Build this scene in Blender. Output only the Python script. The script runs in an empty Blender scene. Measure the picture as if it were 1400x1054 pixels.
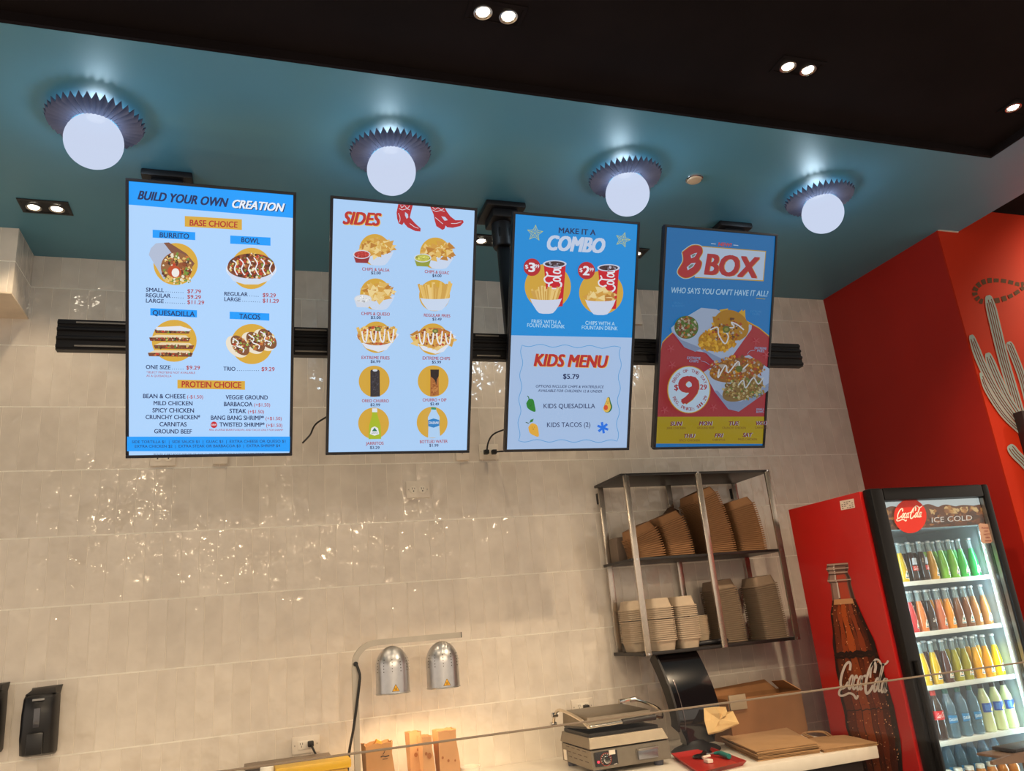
import bpy, bmesh, math, random
import numpy as np
from mathutils import Matrix, Vector
random.seed(7)
S = bpy.context.scene
C = S.collection
PI = math.pi
# ------------------------------------------------------------------ camera
F_PX, YAW, PITCH, ROLL = 1061.54, math.radians(19.224), math.radians(17.027), math.radians(-5.149)
CAMZ = 1.6
_f = Vector((math.sin(YAW)*math.cos(PITCH), math.cos(YAW)*math.cos(PITCH), math.sin(PITCH)))
_r0 = Vector((math.cos(YAW), -math.sin(YAW), 0)); _u0 = _r0.cross(_f)
_r = _r0*math.cos(ROLL)+_u0*math.sin(ROLL); _u = -_r0*math.sin(ROLL)+_u0*math.cos(ROLL)
cd = bpy.data.cameras.new('camera'); cam = bpy.data.objects.new('camera', cd); C.objects.link(cam)
cd.sensor_fit = 'HORIZONTAL'; cd.sensor_width = 36; cd.lens = F_PX/1400*36; cd.clip_start = .02; cd.clip_end = 100
cam.matrix_world = Matrix(((_r.x, _u.x, -_f.x, 0), (_r.y, _u.y, -_f.y, 0), (_r.z, _u.z, -_f.z, CAMZ), (0, 0, 0, 1)))
S.camera = cam
CAM = Vector((0, 0, CAMZ))
# ------------------------------------------------------------------ view, world
S.view_settings.view_transform = 'Standard'; S.view_settings.look = 'None'
S.view_settings.exposure = 1.2; S.view_settings.gamma = 1.0; S.view_settings.use_curve_mapping = False
W = bpy.data.worlds.new('world'); S.world = W; W.use_nodes = True
W.node_tree.nodes['Background'].inputs[0].default_value = (.96, .81, .66, 1)
W.node_tree.nodes['Background'].inputs[1].default_value = .45
SPOT_FRONT, SPOT_SOFFIT, SPOT_ROOM, GLOBE_W = 15., 7., 108., 7.
WARM = (1, .77, .51); COOL = (.66, .86, 1.0)
HC = 3.544            # soffit height
def ray(x, y): return _r*((x-700)/F_PX) + _u*(-(y-527)/F_PX) + _f
def atY(x, y, Y): d = ray(x, y); return CAM + d*(Y/d.y)
def atX(x, y, X): d = ray(x, y); return CAM + d*(X/d.x)
def atZ(x, y, Z): d = ray(x, y); return CAM + d*((Z-CAMZ)/d.z)
# ------------------------------------------------------------------ materials
def lin(c):
    return tuple((v/255/12.92 if v/255 <= .04045 else ((v/255+.055)/1.055)**2.4) for v in c[:3]) + (1,)
_m = {}
def mat(name, col, rough=.5, metal=0., var=.08, scale=12., emis=0., ecol=None, coat=0., spec=None, bump=0., alpha=1., trans=0.):
    if name in _m: return _m[name]
    m = bpy.data.materials.new(name); m.use_nodes = True; nt = m.node_tree; b = nt.nodes['Principled BSDF']
    c = lin(col)
    b.inputs['Roughness'].default_value = rough; b.inputs['Metallic'].default_value = metal
    b.inputs['Coat Weight'].default_value = coat
    b.inputs['Transmission Weight'].default_value = trans; b.inputs['Alpha'].default_value = alpha
    if spec is not None: b.inputs['Specular IOR Level'].default_value = spec
    tc = nt.nodes.new('ShaderNodeTexCoord')
    if var or bump:
        n = nt.nodes.new('ShaderNodeTexNoise'); n.inputs['Scale'].default_value = scale; n.inputs['Detail'].default_value = 4
        nt.links.new(tc.outputs['Object'], n.inputs['Vector'])
    if var:
        r = nt.nodes.new('ShaderNodeValToRGB'); nt.links.new(n.outputs['Fac'], r.inputs['Fac'])
        r.color_ramp.elements[0].position = .3; r.color_ramp.elements[1].position = .7
        r.color_ramp.elements[0].color = tuple(v*(1-var) for v in c[:3])+(1,); r.color_ramp.elements[1].color = tuple(min(1, v*(1+var)) for v in c[:3])+(1,)
        nt.links.new(r.outputs['Color'], b.inputs['Base Color'])
    else: b.inputs['Base Color'].default_value = c
    if bump:
        bp = nt.nodes.new('ShaderNodeBump'); bp.inputs['Strength'].default_value = bump; bp.inputs['Distance'].default_value = .01
        nt.links.new(n.outputs['Fac'], bp.inputs['Height']); nt.links.new(bp.outputs['Normal'], b.inputs['Normal'])
    if emis:
        b.inputs['Emission Color'].default_value = lin(ecol or col); b.inputs['Emission Strength'].default_value = emis
    _m[name] = m; return m
def mat_screen(name, strength):
    m = bpy.data.materials.new(name); m.use_nodes = True; nt = m.node_tree; b = nt.nodes['Principled BSDF']
    b.inputs['Base Color'].default_value = (.004, .004, .005, 1); b.inputs['Roughness'].default_value = .35
    a = nt.nodes.new('ShaderNodeAttribute'); a.attribute_name = 'ink'
    nt.links.new(a.outputs['Color'], b.inputs['Emission Color']); b.inputs['Emission Strength'].default_value = strength
    return m
def mat_print(name, rough=.4, coat=0., spec=.5):
    if name in _m: return _m[name]
    m = bpy.data.materials.new(name); m.use_nodes = True; nt = m.node_tree; b = nt.nodes['Principled BSDF']
    a = nt.nodes.new('ShaderNodeAttribute'); a.attribute_name = 'ink'
    nt.links.new(a.outputs['Color'], b.inputs['Base Color']); b.inputs['Roughness'].default_value = rough; b.inputs['Coat Weight'].default_value = coat; b.inputs['Specular IOR Level'].default_value = spec
    _m[name] = m; return m
def mat_glass(name, tint=(1, 1, 1), gloss=.06, rough=.02):
    m = bpy.data.materials.new(name); m.use_nodes = True; nt = m.node_tree; nt.nodes.remove(nt.nodes['Principled BSDF'])
    t = nt.nodes.new('ShaderNodeBsdfTransparent'); t.inputs[0].default_value = tuple(tint)+(1,)
    g = nt.nodes.new('ShaderNodeBsdfGlossy'); g.inputs['Roughness'].default_value = rough
    x = nt.nodes.new('ShaderNodeMixShader'); x.inputs[0].default_value = gloss
    nt.links.new(t.outputs[0], x.inputs[1]); nt.links.new(g.outputs[0], x.inputs[2])
    nt.links.new(x.outputs[0], nt.nodes['Material Output'].inputs[0]); return m
def mat_tile():
    m = bpy.data.materials.new('glazed_tile'); m.use_nodes = True; nt = m.node_tree; b = nt.nodes['Principled BSDF']; N = nt.nodes; L = nt.links
    tc = N.new('ShaderNodeTexCoord'); sp = N.new('ShaderNodeSeparateXYZ'); L.new(tc.outputs['Object'], sp.inputs[0])
    ad = N.new('ShaderNodeMath'); ad.operation = 'ADD'; L.new(sp.outputs['X'], ad.inputs[0]); L.new(sp.outputs['Y'], ad.inputs[1])
    cb = N.new('ShaderNodeCombineXYZ'); L.new(ad.outputs[0], cb.inputs['X'])
    za = N.new('ShaderNodeMath'); za.operation = 'SUBTRACT'; za.inputs[1].default_value = .0136; L.new(sp.outputs['Z'], za.inputs[0]); L.new(za.outputs[0], cb.inputs['Y'])
    br = N.new('ShaderNodeTexBrick'); L.new(cb.outputs[0], br.inputs['Vector'])
    br.offset = .37; br.offset_frequency = 2; br.squash = 1
    br.inputs['Scale'].default_value = 1; br.inputs['Brick Width'].default_value = .079; br.inputs['Row Height'].default_value = .3056
    br.inputs['Mortar Size'].default_value = .0016; br.inputs['Mortar Smooth'].default_value = .35
    br.inputs['Color1'].default_value = (0, 0, 0, 1); br.inputs['Color2'].default_value = (1, 1, 1, 1); br.inputs['Mortar'].default_value = (.5, .5, .5, 1)
    no = N.new('ShaderNodeTexNoise'); no.noise_dimensions = '4D'; no.inputs['Scale'].default_value = 9; no.inputs['Detail'].default_value = 2.5
    wm = N.new('ShaderNodeMath'); wm.operation = 'MULTIPLY'; wm.inputs[1].default_value = 9; L.new(br.outputs['Color'], wm.inputs[0]); L.new(wm.outputs[0], no.inputs['W'])
    L.new(tc.outputs['Object'], no.inputs['Vector'])
    # slim rows of grout are set deeper, and the glaze pools a little darker in its dips
    tint = N.new('ShaderNodeValToRGB'); tint.color_ramp.elements[0].position = .25; tint.color_ramp.elements[1].position = .75
    tint.color_ramp.elements[0].color = lin((206, 196, 184)); tint.color_ramp.elements[1].color = lin((228, 219, 207))
    mixv = N.new('ShaderNodeMath'); mixv.operation = 'MULTIPLY_ADD'; mixv.inputs[1].default_value = .12; L.new(br.outputs['Color'], mixv.inputs[0])
    hv = N.new('ShaderNodeMath'); hv.operation = 'MULTIPLY'; hv.inputs[1].default_value = .88; L.new(no.outputs['Fac'], hv.inputs[0]); L.new(hv.outputs[0], mixv.inputs[2])
    L.new(mixv.outputs[0], tint.inputs['Fac'])
    mx = N.new('ShaderNodeMix'); mx.data_type = 'RGBA'; L.new(br.outputs['Fac'], mx.inputs['Factor']); L.new(tint.outputs['Color'], mx.inputs['A']); mx.inputs['B'].default_value = lin((240, 231, 217))
    rl = N.new('ShaderNodeTexBrick'); L.new(cb.outputs[0], rl.inputs['Vector']); rl.offset = 0
    rl.inputs['Scale'].default_value = 1; rl.inputs['Brick Width'].default_value = 40; rl.inputs['Row Height'].default_value = .3056
    rl.inputs['Mortar Size'].default_value = .0032; rl.inputs['Mortar Smooth'].default_value = .2
    mx2 = N.new('ShaderNodeMix'); mx2.data_type = 'RGBA'; L.new(rl.outputs['Fac'], mx2.inputs['Factor']); L.new(mx.outputs['Result'], mx2.inputs['A']); mx2.inputs['B'].default_value = lin((255, 250, 238))  # row grout near white: light caught on the tile edges is put into the colour
    L.new(mx2.outputs['Result'], b.inputs['Base Color'])
    rr = N.new('ShaderNodeMapRange'); L.new(br.outputs['Fac'], rr.inputs[0]); rr.inputs[3].default_value = .075; rr.inputs[4].default_value = .7
    L.new(rr.outputs[0], b.inputs['Roughness'])
    h = N.new('ShaderNodeMath'); h.operation = 'MULTIPLY_ADD'; h.inputs[1].default_value = -.10; L.new(br.outputs['Fac'], h.inputs[0]); L.new(no.outputs['Fac'], h.inputs[2])
    bp = N.new('ShaderNodeBump'); bp.inputs['Strength'].default_value = .85; bp.inputs['Distance'].default_value = .014
    L.new(h.outputs[0], bp.inputs['Height']); L.new(bp.outputs['Normal'], b.inputs['Normal'])
    return m
# ------------------------------------------------------------------ mesh helper (all coordinates are world coordinates)
XF = {}
class G:
    def __init__(s): s.bm = bmesh.new()
    def _mi(s, faces, mi):
        for f in faces: f.material_index = mi
    def box(s, a, b, bev=0, mi=0, M=None):
        t = bmesh.new(); bmesh.ops.create_cube(t, size=1)
        for v in t.verts: v.co = Vector(((a[i]+b[i])/2 + v.co[i]*(b[i]-a[i]) for i in range(3)))
        if bev: bmesh.ops.bevel(t, geom=t.edges[:], offset=bev, segments=2, profile=.6, affect='EDGES')
        if M is not None: bmesh.ops.transform(t, matrix=M, verts=t.verts[:])
        s.add(t, mi); return s
    def add(s, t, mi=0):
        mp = {}
        for v in t.verts: mp[v] = s.bm.verts.new(v.co)
        for f in t.faces:
            try: n = s.bm.faces.new([mp[v] for v in f.verts]); n.material_index = mi
            except ValueError: pass
        t.free()
    def poly(s, pts, mi=0):
        f = s.bm.faces.new([s.bm.verts.new(p) for p in pts]); f.material_index = mi; return s
    def loft(s, rings, mi=0, cap0=True, cap1=True, closed=True):
        vs = [[s.bm.verts.new(p) for p in r] for r in rings]; n = len(rings[0])
        for a, b in zip(vs, vs[1:]):
            for i in range(n if closed else n-1):
                j = (i+1) % n; f = s.bm.faces.new((a[i], a[j], b[j], b[i])); f.material_index = mi
        if cap0: s.bm.faces.new(vs[0][::-1]).material_index = mi
        if cap1: s.bm.faces.new(vs[-1]).material_index = mi
        return s
    def lathe(s, prof, c, seg=28, mi=0, axis=None, cap0=True, cap1=True):
        q = Vector((0, 0, 1)).rotation_difference(Vector(axis)) if axis else None
        rings = []
        for r, z in prof:
            ring = []
            for i in range(seg):
                a = 2*PI*i/seg; p = Vector((math.cos(a)*max(r, 1e-4), math.sin(a)*max(r, 1e-4), z))
                ring.append((q @ p if q else p) + Vector(c))
            rings.append(ring)
        return s.loft(rings, mi, cap0, cap1)
    def cyl(s, p, q, r, r2=None, seg=20, mi=0):
        d = Vector(q)-Vector(p); return s.lathe([(r, 0), (r if r2 is None else r2, d.length)], p, seg, mi, d)
    def tube(s, pts, r, seg=8, mi=0):
        pts = [Vector(p) for p in pts]; rings = []; up = Vector((.13, .21, 1))
        for i, p in enumerate(pts):
            t = (pts[min(i+1, len(pts)-1)]-pts[max(i-1, 0)]).normalized()
            x = t.cross(up)
            if x.length < .05: x = t.cross(Vector((1, .2, 0)))
            x.normalize(); y = x.cross(t)
            rr = r[i] if isinstance(r, (list, tuple)) else r
            rings.append([p + (x*math.cos(2*PI*k/seg)+y*math.sin(2*PI*k/seg))*rr for k in range(seg)])
        return s.loft(rings, mi)
    def prism(s, pts, d, mi=0):
        d = Vector(d); return s.loft([[Vector(p) for p in pts], [Vector(p)+d for p in pts]], mi)
    def ball(s, c, r, seg=32, mi=0, sz=1):
        n = seg//2; return s.lathe([(r*math.sin(PI*i/n), -r*sz*math.cos(PI*i/n)) for i in range(n+1)], c, seg, mi)
    def build(s, name, mats, parent=None, ang=38):
        bmesh.ops.recalc_face_normals(s.bm, faces=s.bm.faces[:])
        me = bpy.data.meshes.new(name)
        if parent is not None: s.bm.transform(XF[parent.name].inverted())
        s.bm.to_mesh(me); s.bm.free()
        for m in (mats if isinstance(mats, (list, tuple)) else [mats]): me.materials.append(m)
        me.polygons.foreach_set('use_smooth', [True]*len(me.polygons)); me.set_sharp_from_angle(angle=math.radians(ang))
        o = bpy.data.objects.new(name, me); C.objects.link(o)
        if parent is not None: o.parent = parent; XF[o.name] = XF[parent.name].copy()
        else: XF[o.name] = Matrix.Identity(4)
        return o
def smooth(pts, n=6):
    pts = [Vector(p) for p in pts]; out = []
    for i in range(len(pts)-1):
        p0, p1, p2, p3 = pts[max(i-1, 0)], pts[i], pts[i+1], pts[min(i+2, len(pts)-1)]
        for k in range(n):
            t = k/n; out.append(.5*((2*p1)+(p2-p0)*t+(2*p0-5*p1+4*p2-p3)*t*t+(3*p1-p0-3*p2+p3)*t**3))
    out.append(pts[-1]); return out
def tag(o, label, cat, group=None):
    o['label'] = label; o['category'] = cat
    if group: o['group'] = group
    return o
def thing(name, loc, label=None, cat=None, group=None, M=None):
    o = bpy.data.objects.new(name, None); C.objects.link(o); o.empty_display_size = .05
    m = M if M is not None else Matrix.Translation(loc)
    o.matrix_world = m; XF[o.name] = m.copy()
    if label: tag(o, label, cat, group)
    return o
def dup(root, M, label=None, group=None):
    r = root.copy(); C.objects.link(r); r.matrix_world = M; XF[r.name] = M.copy()
    if label: r['label'] = label
    if group: r['group'] = group
    for ch in list(root.children):
        c = ch.copy(); C.objects.link(c); c.parent = r
        for g in list(ch.children):
            d = g.copy(); C.objects.link(d); d.parent = c
    return r
def struct(o): o['kind'] = 'structure'; return o
# ------------------------------------------------------------------ flat printing: polygons laid in layers on a plane
_tx = {}
def text_mesh(body, bold=0.):
    k = (body, bold)
    if k in _tx: return _tx[k]
    cu = bpy.data.curves.new('t', 'FONT'); cu.body = body; cu.offset = bold; cu.resolution_u = 3; cu.fill_mode = 'FRONT'
    ob = bpy.data.objects.new('t', cu); C.objects.link(ob)
    dg = bpy.context.evaluated_depsgraph_get(); ev = ob.evaluated_get(dg); me = ev.to_mesh()
    v = np.array([w.co[:2] for w in me.vertices]) if len(me.vertices) else np.zeros((0, 2))
    f = [tuple(p.vertices) for p in me.polygons]
    ev.to_mesh_clear(); bpy.data.objects.remove(ob); bpy.data.curves.remove(cu)
    _tx[k] = (v, f); return v, f
CAPH = None
class Canvas:
    """flat artwork; fn turns picture coordinates into a point on the plane, nrm is the plane's outward normal"""
    def __init__(s, fn, nrm, off=(0, 0), sc=1., step=.00012):
        s.fn, s.n, s.off, s.sc, s.step = fn, Vector(nrm), off, sc, step; s.v = []; s.f = []; s.c = []; s.layer = 0
    def P(s, x, y): return s.fn(s.off[0]+x/s.sc, s.off[1]+y/s.sc) + s.n*(s.layer*s.step)
    def raw(s, pts3, col):
        b = len(s.v); s.v += [p + s.n*(s.layer*s.step) for p in pts3]; s.f.append(tuple(range(b, b+len(pts3)))); s.c.append(lin(col)); s.layer += 1
    curved = False; cstep = .12
    def poly(s, pts, col, bump=True):
        if s.curved:
            us = [p[0] for p in pts]; a, z = min(us), max(us); n = max(2, int((z-a)/s.cstep)); q = []
            for i in range(n+1):
                u = a+(z-a)*min(max(i/n, 1e-4), 1-1e-4); vs = []
                for (x0, y0), (x1, y1) in zip(pts, list(pts[1:])+[pts[0]]):
                    if (x0-u)*(x1-u) <= 0 and x0 != x1: vs.append(y0+(y1-y0)*(u-x0)/(x1-x0))
                if vs: q.append((u, min(vs), max(vs)))
            for (u0, a0, b0), (u1, a1, b1) in zip(q, q[1:]):
                b = len(s.v); s.v += [s.P(u0, a0), s.P(u1, a1), s.P(u1, b1), s.P(u0, b0)]; s.f.append((b, b+1, b+2, b+3)); s.c.append(lin(col))
            s.layer += bump; return
        b = len(s.v); s.v += [s.P(*p) for p in pts]; s.f.append(tuple(range(b, b+len(pts)))); s.c.append(lin(col)); s.layer += bump
    def ell(s, cx, cy, rx, ry=None, col=(0, 0, 0), n=40, rot=0, bump=True, a0=0, a1=2*PI):
        ry = rx if ry is None else ry; cr, sr = math.cos(rot), math.sin(rot); pts = []
        for i in range(n):
            a = a0+(a1-a0)*i/(n if a1-a0 > 6.2 else n-1); x, y = rx*math.cos(a), ry*math.sin(a); pts.append((cx+x*cr-y*sr, cy+x*sr+y*cr))
        s.poly(pts, col, bump)
    def line(s, pts, w, col, closed=False, sm=0, bump=True):
        if sm: pts = [tuple(p[:2]) for p in smooth([(p[0], p[1], 0) for p in (list(pts)+[pts[0]] if closed else pts)], sm)]; closed = False
        pts = [np.array(p, float) for p in pts]; n = len(pts); b = len(s.v); ws = w if isinstance(w, (list, tuple)) else None
        for i in range(n):
            a = pts[i-1] if (i or closed) else pts[i]; c = pts[(i+1) % n] if (i < n-1 or closed) else pts[i]
            t = c-a; t = t/(np.hypot(*t)+1e-9); m = np.array([-t[1], t[0]])
            hw = (ws[min(int(i*len(ws)/n), len(ws)-1)] if ws else w)/2
            s.v += [s.P(*(pts[i]+m*hw)), s.P(*(pts[i]-m*hw))]
        for i in range(n if closed else n-1):
            j = (i+1) % n; s.f.append((b+2*i, b+2*i+1, b+2*j+1, b+2*j)); s.c.append(lin(col))
        s.layer += bump
    def text(s, body, x0, y0, x1, y1, cap, col, shear=0., bold=.012, shadow=None, sd=(2, 2)):
        global CAPH
        if CAPH is None: CAPH = float(text_mesh('H')[0][:, 1].max())
        if shadow: s.text(body, x0+sd[0], y0+sd[1], x1+sd[0], y1+sd[1], cap, shadow, shear, bold)
        fat = bold*.85; v, f = text_mesh(body, 0.)
        if not len(v): return
        xs = v[:, 0]+shear*v[:, 1]; lo, hi = xs.min(), xs.max()
        dx, dy = x1-x0, y1-y0; L = math.hypot(dx, dy); nx, ny = dy/L, -dx/L
        e = fat/CAPH*abs(cap)*1.3
        for ox, oy in (((0, 0),) if not fat else ((-e, -e*.5), (e, e*.5), (-e, e*.5), (e, -e*.5), (0, 0))):     # heavier letters: the same glyphs struck again beside themselves
            b = len(s.v)
            for (x, y) in zip(xs, v[:, 1]):
                t = (x-lo)/(hi-lo); h = y/CAPH*cap+oy
                s.v.append(s.P(x0+dx*t+nx*h+dx/L*ox, y0+dy*t+ny*h+dy/L*ox))
            for q in f: s.f.append(tuple(b+i for i in q)); s.c.append(lin(col))
            s.layer += .4
        s.layer = math.ceil(s.layer)+1
    def arctext(s, body, cx, cy, rx, ry, a0, a1, cap, col, inward=False, bold=.01):
        n = len(body)
        for i, ch in enumerate(body):
            if ch == ' ': continue
            a = a0+(a1-a0)*(i+.5)/n; w = cap*.42*(.5 if ch in "I1.:'," else 1)
            px, py = cx+rx*math.cos(a), cy+ry*math.sin(a); tx, ty = -math.sin(a), math.cos(a)
            if inward: tx, ty = -tx, -ty
            s.text(ch, px-tx*w, py-ty*w, px+tx*w, py+ty*w, cap, col, 0, bold)
    def script(s, x0, y0, ux, uy, vx, vy, w, col):
        """a flowing two-word cola wordmark drawn with a pen; (ux,uy) along the line per unit, (vx,vy) up"""
        K = []
        K.append(([(.80, .70), (.80, .92), (.62, 1.0), (.36, .86), (.16, .52), (.13, .2), (.3, .0), (.55, .06), (.78, .26)], 1.25))
        K.append(([(.3, .0), (.1, -.12), (.16, -.27), (.5, -.27), (.95, -.16), (1.35, -.2), (1.62, -.34), (1.75, -.2)], 1.1))
        def o(cx, cy, rx=.14, ry=.26): return [(cx+rx*math.cos(a)+.25*ry*math.sin(a), cy+ry*math.sin(a)) for a in np.linspace(0, 2*PI, 11)]
        K.append((o(1.0, .26), 1.0)); K.append(([(1.50, .42), (1.42, .53), (1.30, .44), (1.23, .18), (1.30, .0), (1.50, .1)], 1.0))
        K.append((o(1.74, .26), 1.0)); K.append(([(1.95, .55), (1.89, .18), (1.93, .01), (2.05, .1)], 1.0))
        K.append(([(2.06, .52), (2.24, .58)], 1.2))
        K.append(([(2.95, .70), (2.98, .95), (2.8, 1.1), (2.54, .92), (2.34, .52), (2.3, .12), (2.46, -.1), (2.72, .0), (2.95, .24)], 1.35))
        K.append(([(2.62, .5), (2.6, .82), (2.8, 1.16), (3.15, 1.2), (3.5, 1.04), (3.85, 1.1), (4.0, 1.22)], 1.0))
        K.append((o(3.2, .26), 1.0)); K.append(([(3.46, .46), (3.62, .92), (3.6, 1.08), (3.5, .9), (3.42, .3), (3.47, .02), (3.6, .1)], .9))
        K.append((o(3.84, .26), 1.0)); K.append(([(4.05, .55), (3.99, .18), (4.02, .01), (4.16, .12)], 1.0))
        for pts, k in K:
            s.line([(x0+ux*(a+.18*b)+vx*b, y0+uy*(a+.18*b)+vy*b) for a, b in pts], w*k, col, sm=4, bump=False)
        s.layer += 1
    def build(s, name, m, parent=None):
        me = bpy.data.meshes.new(name)
        Mi = XF[parent.name].inverted() if parent is not None else Matrix.Identity(4)
        me.from_pydata([tuple(Mi @ p) for p in s.v], [], s.f)
        at = me.color_attributes.new('ink', 'FLOAT_COLOR', 'CORNER'); k = 0; buf = []
        for p, c in zip(me.polygons, s.c): buf += list(c)*p.loop_total
        at.data.foreach_set('color', buf)
        # all faces look along the normal
        n = (Mi.to_3x3() @ s.n).normalized(); bm = bmesh.new(); bm.from_mesh(me)
        bm.normal_update(); bmesh.ops.reverse_faces(bm, faces=[f for f in bm.faces if f.normal.dot(n) < 0]); bm.to_mesh(me); bm.free()
        me.materials.append(m); o = bpy.data.objects.new(name, me); C.objects.link(o)
        if parent is not None: o.parent = parent
        XF[o.name] = XF[parent.name].copy() if parent is not None else Matrix.Identity(4)
        return o
# ------------------------------------------------------------------ common materials
BLACK = mat('black_plastic', (22, 22, 26), .38); BLACKM = mat('black_metal', (26, 26, 30), .42, .3)
STEEL = mat('brushed_steel', (176, 168, 158), .28, .95, .06, 60); CHROME = mat('chrome', (205, 205, 205), .12, 1., 0)
WHITEP = mat('white_plastic', (226, 216, 202), .35); CORD = mat('cord_rubber', (24, 23, 24), .5)
RED = mat('red_paint', (166, 30, 20), .6, 0, .05, 3, spec=.3); TEAL = mat('teal_paint', (76, 134, 160), .38, 0, .05, 2)
BLACKC = mat('black_ceiling_paint', (27, 23, 25), .9, 0, .15, 3, spec=.05)
KRAFT = mat('kraft_paper', (178, 132, 88), .75, 0, .12, 25, bump=.1); CARD = mat('corrugated_card', (132, 90, 54), .8, 0, .08, 14)
WHITEC = mat('white_worktop', (226, 218, 206), .3, 0, .03, 30); TILE = mat_tile()
LENS = mat('lamp_lens', (255, 244, 225), .3, emis=14., ecol=(255, 240, 215)); LENSDARK = mat('downlight_reflector', (190, 185, 178), .2, .9, 0)
# ------------------------------------------------------------------ room
struct(G().box((-4.5, -5, -.1), (7, 4.2, 0)).build('floor', mat('floor_tile', (120, 112, 104), .4, 0, .1, 4)))
struct(G().box((-4.5, 4, 0), (3.712, 4.15, HC+.02)).build('wall_back', TILE))
struct(G().box((3.712, 3.02, 0), (3.90, 4.15, 3.7), 0).build('wall_right', RED))
g = G(); g.box((-4.5, 2.35, HC), (3.86, 4.15, HC+.16)); g.box((3.364, -5, HC), (3.86, 2.35, HC+.16))
struct(g.build('ceiling', TEAL))
struct(G().box((-4.5, -5, HC+.036), (3.364, 2.35, HC+.16)).build('ceiling_upper', BLACKC))
g = G(); g.box((-4.5, 2.335, HC+.0005), (3.364, 2.35, HC+.036)); g.box((3.352, -5, HC+.0005), (3.364, 2.335, HC+.036))
struct(g.build('trim_1', BLACKC))
struct(G().box((3.86, -5, 3.705), (7, 3.2, 3.86)).build('ceiling_side', BLACKC))
struct(G().box((3.712, 3.004, HC-.004), (3.86, 3.012, HC), 0).build('trim_2', mat('white_caulk', (200, 190, 180), .6)))
# tiled bulkhead in the upper corner
struct(G().box((-4.5, 3.722, 3.213), (-1.044, 4.0, HC)).build('trim_3', TILE))
struct(G().box((-4.5, 3.70, 3.205), (-1.040, 4.0, 3.213)).build('trim_4', mat('bulkhead_underside', (215, 200, 180), .5)))
# mural wall: the painting lies on the wall itself
wall_m = struct(G().box((3.712, 3.012, 0), (7, 3.02, 3.705)).build('wall_far', mat('mural_red', (178, 42, 16), .7, 0, .06, 2, spec=.15)))
cv = Canvas(lambda x, y: atY(x, y, 3.0115), (0, -1, 0), (1300, 350), 3.51)
rope = [(351, 132), (325, 136), (290, 127), (250, 119), (210, 117), (175, 119), (145, 131), (122, 152), (114, 178), (130, 207), (158, 220), (215, 215), (260, 203), (300, 185), (340, 158), (360, 140)]
rp = smooth([(a, b, 0) for a, b in rope], 8)
k = 0
while k+5 < len(rp):
    n_ = 6 if k < 60 else 5
    cv.line([p[:2] for p in rp[k:k+n_]], 25 if 30 < k < 95 else 19, (84, 56, 38)); k += n_+1 if n_ == 6 else 6
GR = (140, 158, 158); LN = (104, 50, 38)
def lobe(pts, w, nl=3):
    ps = [p[:2] for p in smooth([(a, b, 0) for a, b in pts], 6)]; n = len(ps)
    ws = [w*min(1, .35+.65*math.sqrt(i/(n*.18)) if i < n*.18 else 1) for i in range(n)]
    cv.line(ps, [x+3 for x in ws], (205, 120, 100)); cv.line(ps, ws, GR)
    for j in range(nl):
        q = (j+1)/(nl+1)-.5; m_ = []
        for i in range(2+j % 2, n):
            a, b = np.array(ps[max(i-1, 0)]), np.array(ps[min(i+1, n-1)]); t = (b-a)/(np.hypot(*(b-a))+1e-6)
            m_.append(tuple(np.array(ps[i])+np.array([-t[1], t[0]])*ws[i]*q))
        cv.line(m_, 4.5, LN)
lobe([(274, 412), (290, 450), (318, 520), (345, 600), (375, 720)], 36)
lobe([(176, 190), (196, 270), (222, 380), (252, 500), (290, 630), (340, 800)], 50, 4)
lobe([(172, 466), (196, 530), (226, 600), (270, 690), (330, 780), (370, 830)], 44)
lobe([(94, 380), (118, 450), (146, 520), (190, 610), (250, 710), (330, 810), (380, 850)], 40, 3)
lobe([(140, 560), (165, 630), (205, 700), (260, 775), (340, 850), (390, 890)], 26, 2)
lobe([(276, 908), (306, 950), (346, 990), (390, 1040)], 44, 3)
mu = cv.build('mural_paint', mat_print('mural_print', .7, 0, .1), wall_m); mu['kind'] = 'structure'
# ------------------------------------------------------------------ ceiling lamps
def spot(name, loc, watts, parent, ang=120, col=WARM, size=.03, aim=(0, 0, -1)):
    l = bpy.data.lights.new(name, 'SPOT'); l.energy = watts; l.color = col; l.spot_size = math.radians(ang); l.spot_blend = .6; l.shadow_soft_size = size
    o = bpy.data.objects.new(name, l); C.objects.link(o)
    q = Vector((0, 0, -1)).rotation_difference(Vector(aim).normalized())
    o.matrix_world = Matrix.Translation(loc) @ q.to_matrix().to_4x4()
    o.parent = parent; o.matrix_parent_inverse = XF[parent.name].inverted(); return o
DISC = mat('pleated_metal', (84, 88, 112), .38, .4, .05)
GLOBE = mat('opal_globe', (150, 158, 176), .25, emis=.39, ecol=(214, 226, 252), var=0)
def _translucent(m, f):          # opal glass: part of the bulb's light passes straight through
    nt = m.node_tree; b = nt.nodes['Principled BSDF']; t = nt.nodes.new('ShaderNodeBsdfTransparent'); x = nt.nodes.new('ShaderNodeMixShader'); x.inputs[0].default_value = f
    nt.links.new(b.outputs[0], x.inputs[1]); nt.links.new(t.outputs[0], x.inputs[2]); nt.links.new(x.outputs[0], nt.nodes['Material Output'].inputs[0])
_translucent(GLOBE, .16); GLOBE.node_tree.nodes['Principled BSDF'].inputs['Base Color'].default_value = (.0, .0, .0, 1); GLOBE.node_tree.nodes['Principled BSDF'].inputs['Specular IOR Level'].default_value = 0
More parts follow.
